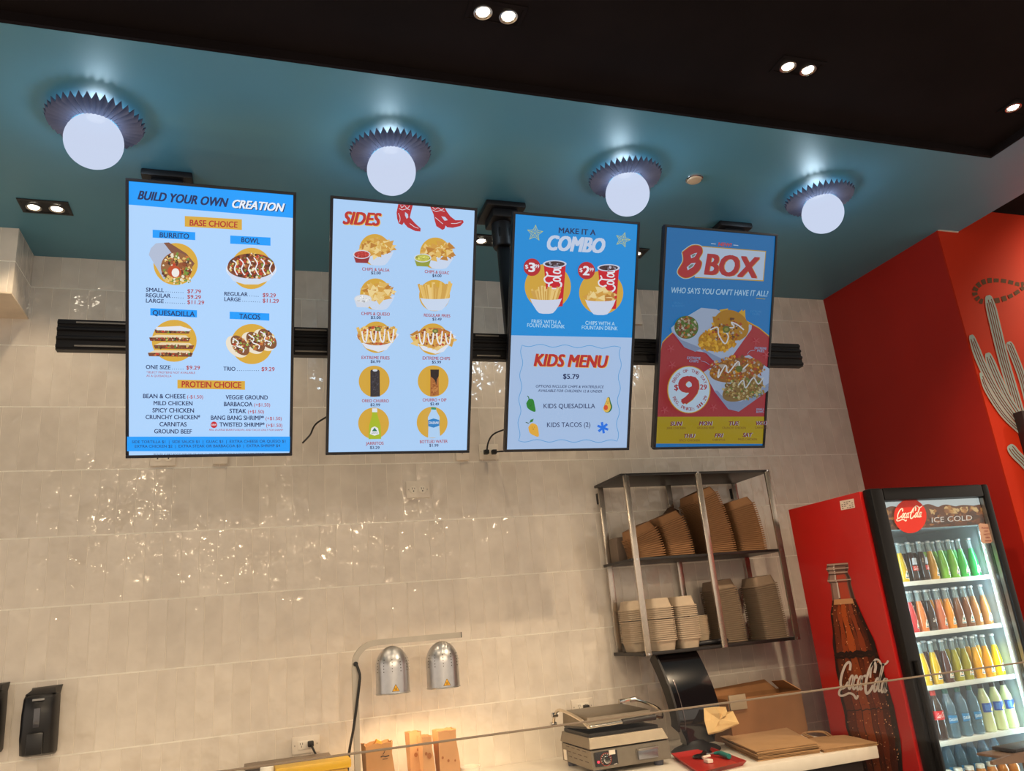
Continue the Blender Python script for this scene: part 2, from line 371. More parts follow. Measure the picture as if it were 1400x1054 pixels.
def globe_lamp(loc, label):
    x, y = loc; t = thing('globe_lamp', (x, y, HC), label, 'ceiling lamp', 'globe lamps on the teal ceiling')
    G().lathe([(.03, -.0155), (.032, -.014), (.032, 0)], (x, y, HC), 32).build('ceiling_base', WHITEP, t)
    g = G(); n = 76; rings = []
    for r, z, amp in ((.081, -.053, .0015), (.10, -.049, .006), (.13, -.043, .010), (.164, -.036, .015)):
        rings.append([(x+math.cos(2*PI*i/n)*(r+(amp*.35 if i % 2 else -amp*.35)), y+math.sin(2*PI*i/n)*(r+(amp*.35 if i % 2 else -amp*.35)), HC+z+(amp if i % 2 else -amp)*.8) for i in range(n)])
    back = [[(p[0], p[1], p[2]+.002) for p in r] for r in rings[::-1]]
    g.loft(rings+back, 0, False, False); g.build('pleated_disc', DISC, t, 20)
    G().ball((x, y, HC-.116), .1, 48).build('globe', GLOBE, t)
    l = bpy.data.lights.new('globe_light', 'POINT'); l.energy = GLOBE_W; l.color = COOL; l.shadow_soft_size = .045
    o = bpy.data.objects.new('globe_light', l); C.objects.link(o); o.parent = t; o.location = (0, 0, -.116)
globe_lamp((-.572, 2.78), 'pleated globe lamp at the left end of the row, above the build your own menu')
globe_lamp((.528, 2.78), 'pleated globe lamp hanging above the sides menu screen')
globe_lamp((1.61, 2.78), 'pleated globe lamp above the combo menu, left of the chrome ceiling disc')
globe_lamp((2.695, 2.78), 'pleated globe lamp nearest the red wall, at the right end of the row')
def twin(cx, cy, z, label, watts, size=(.2, .12), dx=.045, aim=(0, 0, -1), group=None, plate=BLACKM, ang=120, lr=.028):
    t = thing('recessed_downlight', (cx, cy, z), label, 'downlight', group)
    g = G(); hx, hy = size[0]/2, size[1]/2
    for a, b in (((-hx, -hy), (hx, -hy+.014)), ((-hx, hy-.014), (hx, hy)), ((-hx, -hy+.014), (-hx+.014, hy-.014)), ((hx-.014, -hy+.014), (hx, hy-.014))):
        g.box((cx+a[0], cy+a[1], z-.004), (cx+b[0], cy+b[1], z+.0), .001)
    g.box((cx-hx+.014, cy-hy+.014, z-.0015), (cx+hx-.014, cy+hy-.014, z))
    g.build('housing', plate, t)
    for sx in (-1, 1):
        G().lathe([(lr+.004, -.003), (lr+.004, -.010), (lr, -.010), (lr*.72, -.0045)], (cx+sx*dx, cy, z), 24, cap0=False, cap1=False).build('reflector', LENSDARK, t)
        G().lathe([(lr*.74, -.0078), (lr*.5, -.0095), (0, -.010)], (cx+sx*dx, cy, z), 24).build('lens', LENS, t)
    spot('downlight_beam', (cx, cy, z-.02), watts, t, ang, aim=aim)
    return t
twin(-.89, 3.50, HC, 'black recessed twin downlight in the teal ceiling by the tiled bulkhead', SPOT_SOFFIT)
twin(-.05, 3.50, HC, 'recessed twin downlight in the teal ceiling behind the build your own menu', SPOT_SOFFIT)
twin(1.17, 3.51, HC, 'recessed twin downlight seen in the gap between sides and combo menus', SPOT_SOFFIT)
twin(2.0, 3.53, HC, 'recessed twin downlight peeking out at the right edge of the combo menu', SPOT_SOFFIT)
ZB = HC+.036
for p, q, lab in (((660, 15), (695, 20), 'twin downlight in the black ceiling at the top centre edge of the picture'),
                  ((1077, 89), (1104, 94), 'twin downlight in the black ceiling above the box deal menu'),
                  ((1385, 145), (1412, 150), 'twin downlight in the black ceiling cut off by the right picture edge')):
    a, b = atZ(*p, ZB), atZ(*q, ZB); twin((a.x+b.x)/2, (a.y+b.y)/2, ZB, lab, SPOT_FRONT*(1 if a.x < 1.5 else 3.6), (.2, .1), (b.x-a.x)/2, plate=BLACKC)
for x, y in ((-.5, 2.04), (-1.8, 2.04), (-1.2, .1), (.8, .1), (2.9, .3), (-1.0, -1.9), (.9, -1.9), (2.8, -1.9), (-1.6, -3.6), (.3, -3.6), (2.2, -3.6), (-.6, -4.7), (1.4, -4.7)):
    twin(x, y, ZB, 'twin downlight in the black ceiling over the customer area', SPOT_FRONT if y > 1 else SPOT_ROOM, (.2, .1), .045, group='downlights over the customer area', plate=BLACKC, ang=120 if y > -1 else 172)
p = atZ(949, 244, HC)
t = thing('ceiling_disc', (p.x, p.y, HC), 'round chrome rimmed cover disc in the teal ceiling between two globe lamps', 'sprinkler cover')
G().lathe([(.036, -.008), (.041, -.006), (.042, 0)], (p.x, p.y, HC), 32).build('rim', CHROME, t)
G().lathe([(.0, -.016), (.032, -.014), (.034, -.008)], (p.x, p.y, HC), 32).build('cover_plate', mat('beige_cover', (205, 185, 160), .3, .3), t)
# mural spotlight that rakes the red wall from the side ceiling
t = thing('track_spotlight', (5.1, 2.2, 3.705), 'black spotlight on the side ceiling aimed at the cactus mural', 'spotlight')
G().cyl((5.1, 2.2, 3.705), (5.1, 2.2, 3.66), .012).build('stem', BLACKM, t)
G().cyl((5.1, 2.17, 3.67), (5.1, 2.26, 3.60), .03, .036).build('lamp_head', BLACKM, t)
spot('mural_beam', (5.1, 2.29, 3.58), 40, t, 110, WARM, .03, (-.1, .75, -.5))
# ------------------------------------------------------------------ menu rail hung from the ceiling
RY = 3.170
t = thing('menu_rail', (1.0, RY, HC), 'long black slotted rail on ceiling poles carrying the four menu screens', 'screen mount')
za, zb = 2.752, 2.877
pf = [(RY, za), (RY, za+.008), (RY-.006, za+.008), (RY-.006, za+.02), (RY, za+.02), (RY, za+.038), (RY-.008, za+.044), (RY-.008, za+.052), (RY, za+.058), (RY, za+.075), (RY-.008, za+.08), (RY-.008, za+.088), (RY, za+.094),
      (RY, zb-.02), (RY-.006, zb-.02), (RY-.006, zb-.008), (RY, zb-.008), (RY, zb), (RY+.035, zb), (RY+.035, za)]
G().prism([(-.725, a, b) for a, b in pf], (3.445, 0, 0)).build('rail', BLACKM, t)
for zz in (za+.014, zb-.014):
    for x0, x1 in ((-.66, -.45), (.16, .29), (.95, 1.06)): G().box((x0, RY-.009, zz-.003), (x1, RY-.0061, zz+.003)).build('slot_insert', mat('rail_insert', (150, 145, 138), .4, .6), t)
for x in (-.36, 1.14, 2.43):
    g = G(); g.box((x-.1, 3.11, HC-.03), (x+.1, 3.31, HC), .008); g.box((x-.065, 3.13, HC-.075), (x+.065, 3.28, HC-.03), .01); g.build('ceiling_plate', BLACKM, t)
    g = G(); g.lathe([(.045, -.2), (.05, -.19), (.05, -.075)], (x, 3.215, HC), 24); g.box((x-.03, 3.17, HC-.16), (x+.03, 3.19, HC-.11), .004); g.build('knuckle', BLACKM, t)
    G().box((x-.028, 3.196, za-.06), (x+.028, 3.236, HC-.12), .006).build('pole', BLACKM, t)
# ------------------------------------------------------------------ menu screens
YT, TILT = 2.85, math.radians(22.5); TW, TH = .623, 1.072; ZT = CAMZ+.6075*YT
YEL = (216, 170, 62); NAVY = (14, 40, 92); INKR = (176, 44, 44); BLUE = (0, 158, 255); PALE = (176, 214, 255); WHT = (236, 242, 252)
def screen(xl, label, TW=TW):
    M = Matrix.Translation((xl*YT+TW/2, YT, ZT)) @ Matrix.Rotation(TILT, 4, 'X')   # origin: top edge, hanging down and back
    t = thing('menu_screen', None, label, 'menu screen', None, M)
    def loc(x, y, z): return M @ Vector((x, y, z))
    h = TW/2; bz = .0115
    g = G()
    for a, b in (((-h, 0, -bz), (h, .02, 0)), ((-h, 0, -TH), (h, .02, -TH+bz)), ((-h, 0, -TH+bz), (-h+bz, .02, -bz)), ((h-bz, 0, -TH+bz), (h, .02, -bz))): g.box(a, b, .0015, M=M)
    g.build('bezel', mat('screen_bezel', (16, 20, 34), .35), t)
    g = G(); g.box((-h+.004, .0195, -TH+.004), (h-.004, .042, -.004), .004, M=M); g.box((-h*.7, .042, -TH*.8), (h*.7, .058, -TH*.2), .006, M=M); g.build('back_shell', BLACK, t)
    for sx in (-.12, .12): G().box((sx-.015, .058, -TH*.72), (sx+.015, .07, -TH*.3), .002, M=M).build('mount_bracket', BLACKM, t)
    Mi = M.inverted(); n = (M.to_3x3() @ Vector((0, -1, 0))).normalized(); o = loc(0, .006, 0)
    def fn(px, py):
        d = ray(px, py); q = Mi @ (CAM + d*((o-CAM).dot(n)/d.dot(n)))
        return M @ Vector((min(max(q.x, -h+bz), h-bz), q.y, min(max(q.z, -TH+bz), -bz)))
    cv = Canvas(fn, n); cv.loc = loc; cv.rect = [loc(-h+bz-.001, .006, -bz+.001), loc(h-bz+.001, .006, -bz+.001), loc(h-bz+.001, .006, -TH+bz-.001), loc(-h+bz-.001, .006, -TH+bz-.001)]
    return t, cv
R = random.Random(3)
def bits(c, poly_or_ell, n, cols, s0, s1):
    cx, cy, rx, ry = poly_or_ell
    for _ in range(n):
        a = R.uniform(0, 2*PI); q = math.sqrt(R.random()); x, y = cx+rx*q*math.cos(a), cy+ry*q*math.sin(a); s = R.uniform(s0, s1); k = R.randint(3, 6); ph = R.uniform(0, 6)
        c.poly([(x+s*R.uniform(.5, 1)*math.cos(ph+2*PI*i/k), y+s*R.uniform(.5, 1)*math.sin(ph+2*PI*i/k)) for i in range(k)], R.choice(cols), False); c.layer += .25
    c.layer = math.ceil(c.layer)+1
def chips(c, cx, cy, w, h):
    cols = [(226, 184, 96), (236, 202, 128), (214, 160, 70), (242, 216, 150), (190, 128, 52)]
    for i in range(46):
        x = cx+R.uniform(-.46, .46)*w; y = cy+h*.15+R.uniform(-.55, .4)*h*(1.1-1.3*abs(x-cx)/w); s = w*R.uniform(.09, .19); a = R.uniform(0, 6)
        c.poly([(x+s*math.cos(a+k), y+s*.8*math.sin(a+k)) for k in (0, 1.9, 4.1)], R.choice(cols), False); c.layer += .3
    c.layer = math.ceil(c.layer)+1
def fries(c, cx, y0, w, h, n=26):
    for i in range(n):
        x = cx+(i/(n-1)-.5)*w*.85+R.uniform(-3, 3); t = (x-cx)/w; hh = h*R.uniform(.65, 1.1)
        c.line([(x*.9+cx*.1, y0), (x+t*h*.5, y0-hh)], w*.075, R.choice([(230, 190, 104), (240, 206, 130), (212, 166, 80)]), bump=False); c.layer += .3
    c.layer = math.ceil(c.layer)+1
def bowl(c, cx, y0, w, h, col=(206, 222, 246)):
    c.poly([(cx-w/2, y0), (cx-w*.42, y0+h*.42), (cx-w*.30, y0+h*.82), (cx-w*.22, y0+h), (cx-w*.1, y0+h*1.05), (cx+w*.1, y0+h*1.05), (cx+w*.22, y0+h), (cx+w*.30, y0+h*.82), (cx+w*.42, y0+h*.42), (cx+w/2, y0)]+[(cx+w/2*math.cos(a), y0+h*.13*math.sin(a)) for a in np.linspace(0, PI, 14)[1:-1]], col)
def squiggle(c, pts, w, col=(240, 240, 246)): c.line(pts, w, col, sm=5)
# --- screen one
t, c = screen(-.1655, 'leftmost menu screen, blue heading with burrito, bowl, quesadilla and tacos'); c.off, c.sc = (0, 220), 2.5095
c.raw(c.rect, PALE); c.poly([(300, 0), (1100, 0), (1100, 203), (300, 139)], BLUE)
c.text('BUILD YOUR OWN', 473, 131, 781, 158, 29, NAVY, .25, .03); c.text('CREATION', 797, 160, 974, 174, 27, WHT, .25, .03, NAVY, (3, 2))
def lab(x0, y0, x1, y1, slope, col):
    d = slope*(x1-x0); c.poly([(x0, y0), (x1, y0+d), (x1, y1), (x0, y1-d)], col)
lab(634, 189, 830, 237, .06, YEL); c.text('BASE CHOICE', 651, 222, 814, 229, 20, INKR, 0, .02)
lab(524, 236, 670, 272, .06, BLUE); c.text('BURRITO', 548, 262, 648, 267, 17, NAVY, 0, .015)
lab(790, 256, 928, 291, .05, BLUE); c.text('BOWL', 828, 279, 890, 284, 17, NAVY, 0, .015)
lab(516, 505, 676, 537, .045, BLUE); c.text('QUESADILLA', 524, 529, 668, 534, 17, NAVY, 0, .015)
lab(788, 517, 924, 548, .045, BLUE); c.text('TACOS', 821, 541, 892, 544, 17, NAVY, 0, .015)
c.ell(603, 354, 76, 72, YEL); c.ell(862, 369, 70, 71, YEL); c.ell(598, 617, 77, 72, YEL); c.ell(864, 628, 72, 69, YEL)
VEG = [(92, 48, 34), (140, 70, 40), (196, 120, 60), (226, 190, 110), (236, 226, 200), (120, 150, 60), (190, 60, 40), (60, 40, 36), (150, 84, 50)]
c.poly([(511, 322), (518, 300), (535, 283), (560, 281), (622, 310), (660, 345), (655, 380), (600, 400), (565, 412), (540, 370)], (178, 190, 214))
c.poly([(562, 281), (580, 280), (640, 318), (668, 352), (655, 372), (600, 330)], (130, 84, 66)); c.ell(606, 366, 54, 52, (150, 100, 60), rot=.4)
bits(c, (606, 366, 52, 50), 130, VEG, 4, 11); bits(c, (610, 408, 50, 14), 60, [(226, 190, 110), (214, 160, 70), (120, 150, 60), (236, 226, 200)], 3, 8)
c.ell(600, 380, 24, 20, (190, 76, 40), rot=.4); c.ell(603, 384, 13, 15, (240, 236, 230))
c.ell(862, 372, 86, 44, (228, 236, 248)); c.poly([(778, 380), (800, 412), (840, 424), (885, 424), (925, 410), (946, 380)], (206, 220, 242)); c.ell(862, 366, 82, 38, (140, 80, 50))
c.ell(862, 360, 80, 42, (120, 60, 40)); bits(c, (862, 362, 78, 42), 220, VEG, 3, 9)
for k in range(6):
    x = 805+k*24; squiggle(c, [(x-6, 330+abs(k-2.5)*5), (x+6, 352), (x, 372), (x+10, 392)], 4)
for k, y in enumerate((575, 602, 628, 654)):
    x0 = (532, 514, 530, 510)[k]; x1 = (655, 655, 668, 664)[k]
    c.poly([(x0, y+4), (x0+25, y-6), (x1-15, y-4), (x1, y+10), (x1-8, y+14), (x0+6, y+13)], (232, 214, 176)); c.poly([(x0, y+3), (x1, y+4), (x1-6, y+17), (x0+4, y+15)], (120, 70, 46))
    bits(c, ((x0+x1)/2, y+9, (x1-x0)/2.1, 6), 45, VEG+[(60, 140, 70), (190, 50, 50)], 2, 6)
c.poly([(538, 570), (620, 566), (658, 578), (650, 584), (540, 580)], (226, 230, 240))
for k, (x, y) in enumerate(((915, 610), (875, 620), (822, 632))):
    c.ell(x-8, y+4, 44, 30, (236, 226, 206), rot=.75); c.ell(x+2, y, 40, 24, (130, 80, 50), rot=.85); bits(c, (x, y, 27, 27), 70, VEG+[(150, 180, 90), (236, 236, 226)], 3, 7)
    squiggle(c, [(x-22, y-25), (x-4, y-12), (x-8, y+2), (x+14, y+12), (x+12, y+24)], 3.5)
def row(txt, x0, y0, x1, y1, pr, p0, q0, p1, q1, cap=13):
    c.text(txt, x0, y0, x1, y1, cap, NAVY, 0, .018); c.text(pr, p0, q0, p1, q1, cap, INKR, 0, .012)
    n = int((p0-x1-8)/7.2)
    for i in range(n): c.ell(x1+7+i*7.2, y1-1+(q0-y1)*i/max(1, n), 1.3, 1.3, NAVY, 6, bump=False)
    c.layer += 1
row('SMALL', 505, 449, 566, 451, '$7.79', 645, 454, 691, 456); row('REGULAR', 505, 468, 588, 470, '$9.29', 645, 473, 691, 475); row('LARGE', 505, 486, 565, 488, '$11.29', 645, 491, 702, 493)
row('REGULAR', 771, 463, 850, 465, '$9.29', 901, 467, 945, 469); row('LARGE', 771, 481, 826, 483, '$11.29', 901, 486, 955, 488)
row('ONE SIZE', 505, 711, 588, 713, '$9.29', 642, 713, 688, 714); row('TRIO', 768, 717, 808, 718, '$9.29', 897, 718, 941, 719)
c.text('*SELECT PROTEINS NOT AVAILABLE', 507, 726, 672, 728, 7, INKR, 0, .0); c.text('AS A QUESADILLA', 507, 738, 592, 739, 7, INKR, 0, .0)
lab(612, 748, 841, 782, .02, YEL); c.text('PROTEIN CHOICE', 627, 773, 828, 776, 20, INKR, 0, .02)
for s_, x0, x1, y, ex in (('BEAN & CHEESE', 496, 639, 810, '(-$1.50)'), ('MILD CHICKEN', 532, 663, 834, ''), ('SPICY CHICKEN', 528, 668, 858, ''), ('CRUNCHY CHICKEN*', 505, 689, 881, ''), ('CARNITAS', 552, 643, 905, ''), ('GROUND BEEF', 534, 661, 929, ''),
                          ('VEGGIE GROUND', 776, 918, 814, ''), ('BARBACOA', 770, 866, 837, '(+$1.50)'), ('STEAK', 789, 845, 860, '(+$1.50)'), ('BANG BANG SHRIMP*', 726, 905, 883, '(+$1.50)'), ('TWISTED SHRIMP*', 755, 907, 906, '(+$1.50)')):
    c.text(s_, x0, y, x1, y+1, 14, NAVY, 0, .018)
    if ex: c.text(ex, x1+6, y+1, x1+60, y+1.5, 11, INKR, 0, .006)
c.ell(736, 900, 11, 11, (196, 30, 50)); c.text('NEW', 728, 903, 744, 903, 6, WHT, 0, .01)
c.text('REG. & LARGE BURRITO/BOWL AND TACOS ONLY FOR SHRIMP', 720, 920, 970, 921, 6.5, INKR, .2, 0)
c.poly([(300, 941), (1100, 939), (1100, 989), (300, 991)], BLUE)
c.text('SIDE TORTILLA $1  |  SIDE SAUCE $1  |  GUAC $1  |  EXTRA CHEESE OR QUESO $1', 459, 962, 978, 960, 9, NAVY, 0, .004)
c.text('EXTRA CHICKEN $2  |  EXTRA STEAK OR BARBACOA $3  |  EXTRA SHRIMP $4', 469, 977, 960, 975, 9, NAVY, 0, .004)
c.text('PLEASE ALERT FOOD SERVER OF ANY ALLERGIES PRIOR TO PLACING FOOD ORDER.', 533, 1004, 910, 1002, 7, (30, 40, 70), 0, .0)
c.build('display', mat_screen('display_bright', .42), t)
# --- screen two
t, c = screen(.1005, 'second menu screen from the left, titled sides, with red cowboy boots'); c.off, c.sc = (430, 250), 2.7027
c.raw(c.rect, PALE)
c.text('SIDES', 106, 151, 243, 158, 45, (190, 44, 40), .25, .035, (236, 190, 90), (3, 3))
def boot(pts, hl):
    c.poly(pts, (186, 36, 48))
    for q in hl: c.line(q, 1.8, (226, 232, 246), sm=3)
boot([(309, 79), (363, 82), (356, 110), (352, 128), (372, 150), (392, 168), (391, 180), (372, 178), (345, 165), (333, 152), (330, 146), (324, 156), (311, 150), (305, 132), (303, 110)], [[(312, 95), (325, 100), (340, 96), (352, 100)], [(318, 82), (322, 92), (332, 84), (342, 94), (352, 84)], [(310, 112), (316, 130), (314, 146)], [(352, 150), (368, 162), (384, 168)]])
boot([(428, 86), (482, 90), (490, 108), (502, 124), (520, 138), (548, 138), (551, 146), (538, 160), (510, 166), (490, 164), (484, 158), (480, 170), (472, 174), (450, 160), (444, 140), (440, 118)], [[(436, 100), (450, 106), (466, 102), (480, 106)], [(436, 90), (446, 98), (456, 92), (468, 100), (478, 94)], [(446, 128), (460, 140), (474, 152)], [(504, 150), (524, 150), (542, 144)]])
c.poly([(334, 108), (345, 116), (346, 128), (340, 133), (334, 120)], (196, 210, 236)); c.poly([(468, 124), (482, 126), (492, 138), (480, 140)], (196, 210, 236))
IT = [(222, 247), (446, 260), (225, 411), (443, 416), (228, 570), (437, 577), (220, 733), (438, 732), (218, 888), (434, 885)]
for x, y in IT: c.ell(x, y, 57, 58, YEL)
def dip(x, y, body, top, n=30):
    c.poly([(x-32, y-12), (x-22, y+18), (x+22, y+20), (x+32, y-10)], body); c.ell(x, y-12, 32, 16, (214, 222, 236)); c.ell(x, y-12, 28, 13, top); bits(c, (x, y-12, 26, 11), n, [top, tuple(min(255, v+36) for v in top), tuple(int(v*.75) for v in top)], 2, 5)
for (x, y), d in ((IT[0], ((150, 44, 54), (186, 52, 48))), (IT[1], ((150, 160, 60), (196, 196, 84))), (IT[2], ((214, 222, 236), (228, 232, 236)))):
    bowl(c, x+13, y+4, 116, 52); chips(c, x+10, y-14, 120, 66); dip(x-48, y+30, *d)
x, y = IT[3]; fries(c, x, y+16, 116, 62, 30); bowl(c, x, y+8, 112, 46)
for (x, y), cheese in ((IT[4], True), (IT[5], False)):
    c.poly([(x-75, y-4), (x-40, y+40), (x+6, y+54), (x+36, y+46), (x+82, y-10), (x+30, y-40), (x-30, y-36)], (226, 234, 248))
    c.ell(x, y-6, 72, 36, (190, 120, 60)); chips(c, x, y-8, 150, 66) if not cheese else fries(c, x, y+20, 140, 56, 22)
    bits(c, (x, y-6, 66, 34), 130, [(190, 120, 60), (226, 180, 90), (150, 70, 40), (196, 70, 50), (214, 150, 70), (120, 70, 44)], 3, 8)
    for k in range(4): squiggle(c, [(x-55+k*32, y-22), (x-50+k*32, y+8), (x-40+k*32, y+16), (x-34+k*32, y-30)], 5)
    c.ell(x+4, y-30, 11, 8, (110, 120, 60)); c.ell(x+4, y-30, 5, 4, (170, 170, 90))
x, y = IT[6]; c.poly([(x-17, y-40), (x-14, y-44), (x+14, y-44), (x+17, y-38), (x+18, y+54), (x-17, y+55)], (44, 44, 54)); bits(c, (x, y+5, 12, 44), 60, [(30, 30, 38), (60, 60, 72), (80, 80, 92)], 1.5, 4); c.ell(x, y-42, 9, 4, (214, 222, 236))
x, y = IT[7]; c.poly([(x-15, y-40), (x+14, y-42), (x+16, y+50), (x-16, y+54)], (176, 108, 56)); bits(c, (x, y+22, 13, 28), 50, [(196, 130, 70), (150, 84, 40)], 2, 5); c.poly([(x-16, y-44), (x+16, y-44), (x+15, y-20), (x+8, y-8), (x+6, y+14), (x+1, y-4), (x-6, y-12), (x-14, y-18)], (36, 28, 34))
x, y = IT[8]; c.poly([(x-9, y-58), (x+9, y-58), (x+10, y-36), (x+22, y+6), (x+24, y+54), (x-22, y+55), (x-20, y+6), (x-9, y-34)], (170, 190, 40)); c.poly([(x-9, y-58), (x+9, y-58), (x+10, y-44), (x-9, y-44)], (226, 234, 246))
c.poly([(x-17, y+36), (x-12, y+14), (x, y+8), (x+12, y+14), (x+17, y+36), (x, y+42)], (236, 240, 244)); c.poly([(x-10, y+26), (x, y+12), (x+10, y+26)], (30, 120, 96)); c.text('JARRITOS', x-12, y+35, x+12, y+35, 5, (20, 90, 90), 0, 0)
x, y = IT[9]; c.poly([(x-9, y-56), (x+9, y-56), (x+10, y-46), (x+22, y-24), (x+21, y+10), (x+24, y+52), (x-20, y+53), (x-19, y+10), (x-21, y-22), (x-9, y-46)], (178, 214, 250)); c.poly([(x-9, y-59), (x+9, y-58), (x+9, y-50), (x-9, y-51)], (40, 150, 110))
c.poly([(x-20, y-12), (x, y-18), (x+21, y-12), (x+21, y+8), (x, y+16), (x-20, y+10)], (30, 130, 200)); c.text('DASANI', x-17, y+2, x+18, y+2, 9, WHT, .1, .01)
for s_, x0, y0, x1, y1, pr, p0, q0, p1 in (('CHIPS & SALSA', 172, 325, 272, 330, '$2.00', 205, 339, 240), ('CHIPS & GUAC', 401, 334, 490, 340, '$4.00', 429, 349, 462), ('CHIPS & QUESO', 169, 488, 273, 491, '$3.00', 204, 502, 240), ('REGULAR FRIES', 398, 494, 494, 497, '$3.49', 429, 508, 462),
        ('EXTREME FRIES', 170, 649, 272, 651, '$6.99', 203, 663, 238), ('EXTREME CHIPS', 393, 651, 493, 653, '$5.99', 427, 665, 460), ('OREO CHURRO', 171, 807, 269, 808, '$2.99', 202, 821, 237), ('CHURRO + DIP', 393, 804, 480, 804, '$2.49', 421, 818, 452), ('JARRITOS', 185, 963, 250, 962, '$3.29', 200, 977, 235), ('BOTTLED WATER', 383, 957, 484, 955, '$1.99', 417, 969, 450)):
    c.text(s_, x0, y0, x1, y1, 11, INKR, 0, .012); c.text(pr, p0, q0, p1, q0+1, 10, NAVY, 0, .015)
c.build('display', mat_screen('display_bright_cool', .385), t)
# --- screen three
t, c = screen(.3765, 'third menu screen from the left, blue combo offer over the kids menu'); c.off, c.sc = (660, 270), 2.85
PALE3 = (172, 200, 238); c.raw(c.rect, PALE3); c.poly([(0, 0), (750, 0), (750, 552), (0, 533)], (0, 146, 226))
c.text('MAKE IT A', 296, 138, 439, 147, 21, NAVY, 0, .02); c.text('COMBO', 252, 203, 472, 216, 55, (200, 214, 240), .22, .04)
for cx, cy, r, ph in ((203, 139, 32, .1), (545, 165, 30, .3)):
    st = [(cx+(r if i % 2 == 0 else r*.45)*math.sin(ph+PI*i/5), cy-(r if i % 2 == 0 else r*.45)*math.cos(ph+PI*i/5)) for i in range(10)]
    c.line(st, 2.6, (196, 204, 110), True)
    for i in range(0, 10, 2): c.line([st[i], (cx, cy)], 1.8, (196, 204, 110), bump=False)
    c.line([(cx+(r if i % 2 == 0 else r*.45)*.6*math.sin(ph+PI*i/5), cy-(r if i % 2 == 0 else r*.45)*.6*math.cos(ph+PI*i/5)) for i in range(10)], 1.6, (196, 204, 110), True)
c.ell(253, 347, 90, 90, YEL); c.ell(461, 371, 86, 85, YEL)
def cola_cup(x, y, w, h):
    c.poly([(x-w/2+3, y), (x+w/2-3, y+2), (x+w*.33, y+h), (x-w*.3, y+h)], (206, 18, 44)); c.ell(x, y, w/2, w*.16, (206, 216, 240)); c.ell(x, y, w*.42, w*.115, (70, 46, 54))
    bits(c, (x, y, w*.36, w*.085), 16, [(190, 190, 210), (120, 110, 124), (40, 24, 30)], 3, 8)
    for pts, k in (([(.30, .62), (.05, .52), (.0, .30), (.25, .14), (.62, .12), (.9, .26), (.95, .5), (.8, .62)], 1.2), ([(.1, .5), (-.25, .62), (-.35, .9), (-.1, 1.15), (-.2, 1.4)], 1.0), ([(.45, .72), (.75, .7), (.88, .82), (.7, .95), (.42, .92), (.36, .8), (.45, .72)], 1.0), ([(-.2, 1.12), (.3, 1.06), (.85, 1.06), (.95, 1.18)], 1.0), ([(.45, 1.32), (.75, 1.28), (.88, 1.4), (.7, 1.54), (.42, 1.5), (.36, 1.38), (.45, 1.32)], 1.0), ([(.36, 1.62), (.7, 1.62), (.92, 1.68), (.85, 1.8)], 1.0)):
        c.line([(x-w*.25+a*w*.55, y+h*.62-b*h*.31) for a, b in pts], w*.06*k, (236, 238, 248), sm=4, bump=False)
    c.layer += 1
cola_cup(280, 259, 92, 165); cola_cup(489, 274, 88, 160)
fries(c, 246, 400, 112, 52, 28); bowl(c, 245, 392, 124, 58, (214, 222, 244)); c.layer += 0
chips(c, 456, 382, 116, 56); bowl(c, 456, 397, 120, 58, (214, 222, 244))
for x, y, d in ((190, 272, '3'), (401, 285, '2')):
    c.ell(x, y, 33, 34, (186, 34, 48)); c.text('$', x-27, y+5, x-15, y+5, 15, WHT, 0, .01); c.text(d, x-13, y+17, x+10, y+18, 34, WHT, 0, .03); c.text('.99', x+8, y+3, x+27, y+4, 14, WHT, 0, .01)
c.text('FRIES WITH A', 187, 489, 302, 493, 14, (190, 226, 250), 0, .004); c.text('FOUNTAIN DRINK', 170, 504, 316, 510, 14, (190, 226, 250), 0, .004)
c.text('CHIPS WITH A', 396, 495, 510, 499, 14, (190, 226, 250), 0, .004); c.text('FOUNTAIN DRINK', 382, 513, 521, 517, 14, (190, 226, 250), 0, .004)
wv = []
for (xa, ya), (xb, yb), nn in (((150, 575), (533, 584), 4), ((533, 584), (519, 948), 4), ((519, 948), (136, 946), 4), ((136, 946), (150, 575), 4)):
    for i in range(nn*8):
        tt = i/(nn*8); dx, dy = xb-xa, yb-ya; L = math.hypot(dx, dy); o = 5*math.sin(tt*nn*2*PI); wv.append((xa+dx*tt-dy/L*o, ya+dy*tt+dx/L*o))
c.line(wv, 2.2, (74, 160, 222), True)
c.text('KIDS MENU', 197, 655, 482, 662, 46, (186, 44, 44), .22, .035, (236, 186, 80), (3, 2)); c.text('$5.79', 309, 705, 370, 707, 19, NAVY, 0, .02)
c.text('OPTIONS INCLUDE CHIPS & WATER/JUICE', 203, 739, 467, 742, 10, NAVY, .2, .006); c.text('AVAILABLE FOR CHILDREN 12 & UNDER', 211, 756, 460, 759, 10, NAVY, .2, .006)
c.text('KIDS QUESADILLA', 233, 820, 433, 820, 18, NAVY, 0, .004); c.text('KIDS TACOS (2)', 246, 893, 414, 892, 18, NAVY, 0, .004)
c.poly([p[:2] for p in smooth([(165, 800, 0), (176, 784, 0), (192, 786, 0), (198, 808, 0), (201, 832, 0), (186, 830, 0), (170, 818, 0), (165, 800, 0)], 4)], (30, 132, 50)); c.line([(176, 786), (174, 776), (169, 772)], 3.5, (30, 110, 50))
c.poly([p[:2] for p in smooth([(480, 778, 0), (488, 777, 0), (493, 795, 0), (499, 815, 0), (490, 833, 0), (474, 836, 0), (464, 822, 0), (470, 803, 0), (480, 778, 0)], 4)], (40, 112, 56))
c.poly([p[:2] for p in smooth([(478, 779, 0), (486, 779, 0), (489, 797, 0), (493, 816, 0), (484, 833, 0), (470, 833, 0), (463, 820, 0), (471, 803, 0), (478, 779, 0)], 4)], (226, 186, 84)); c.ell(474, 817, 8, 10, (216, 84, 50))
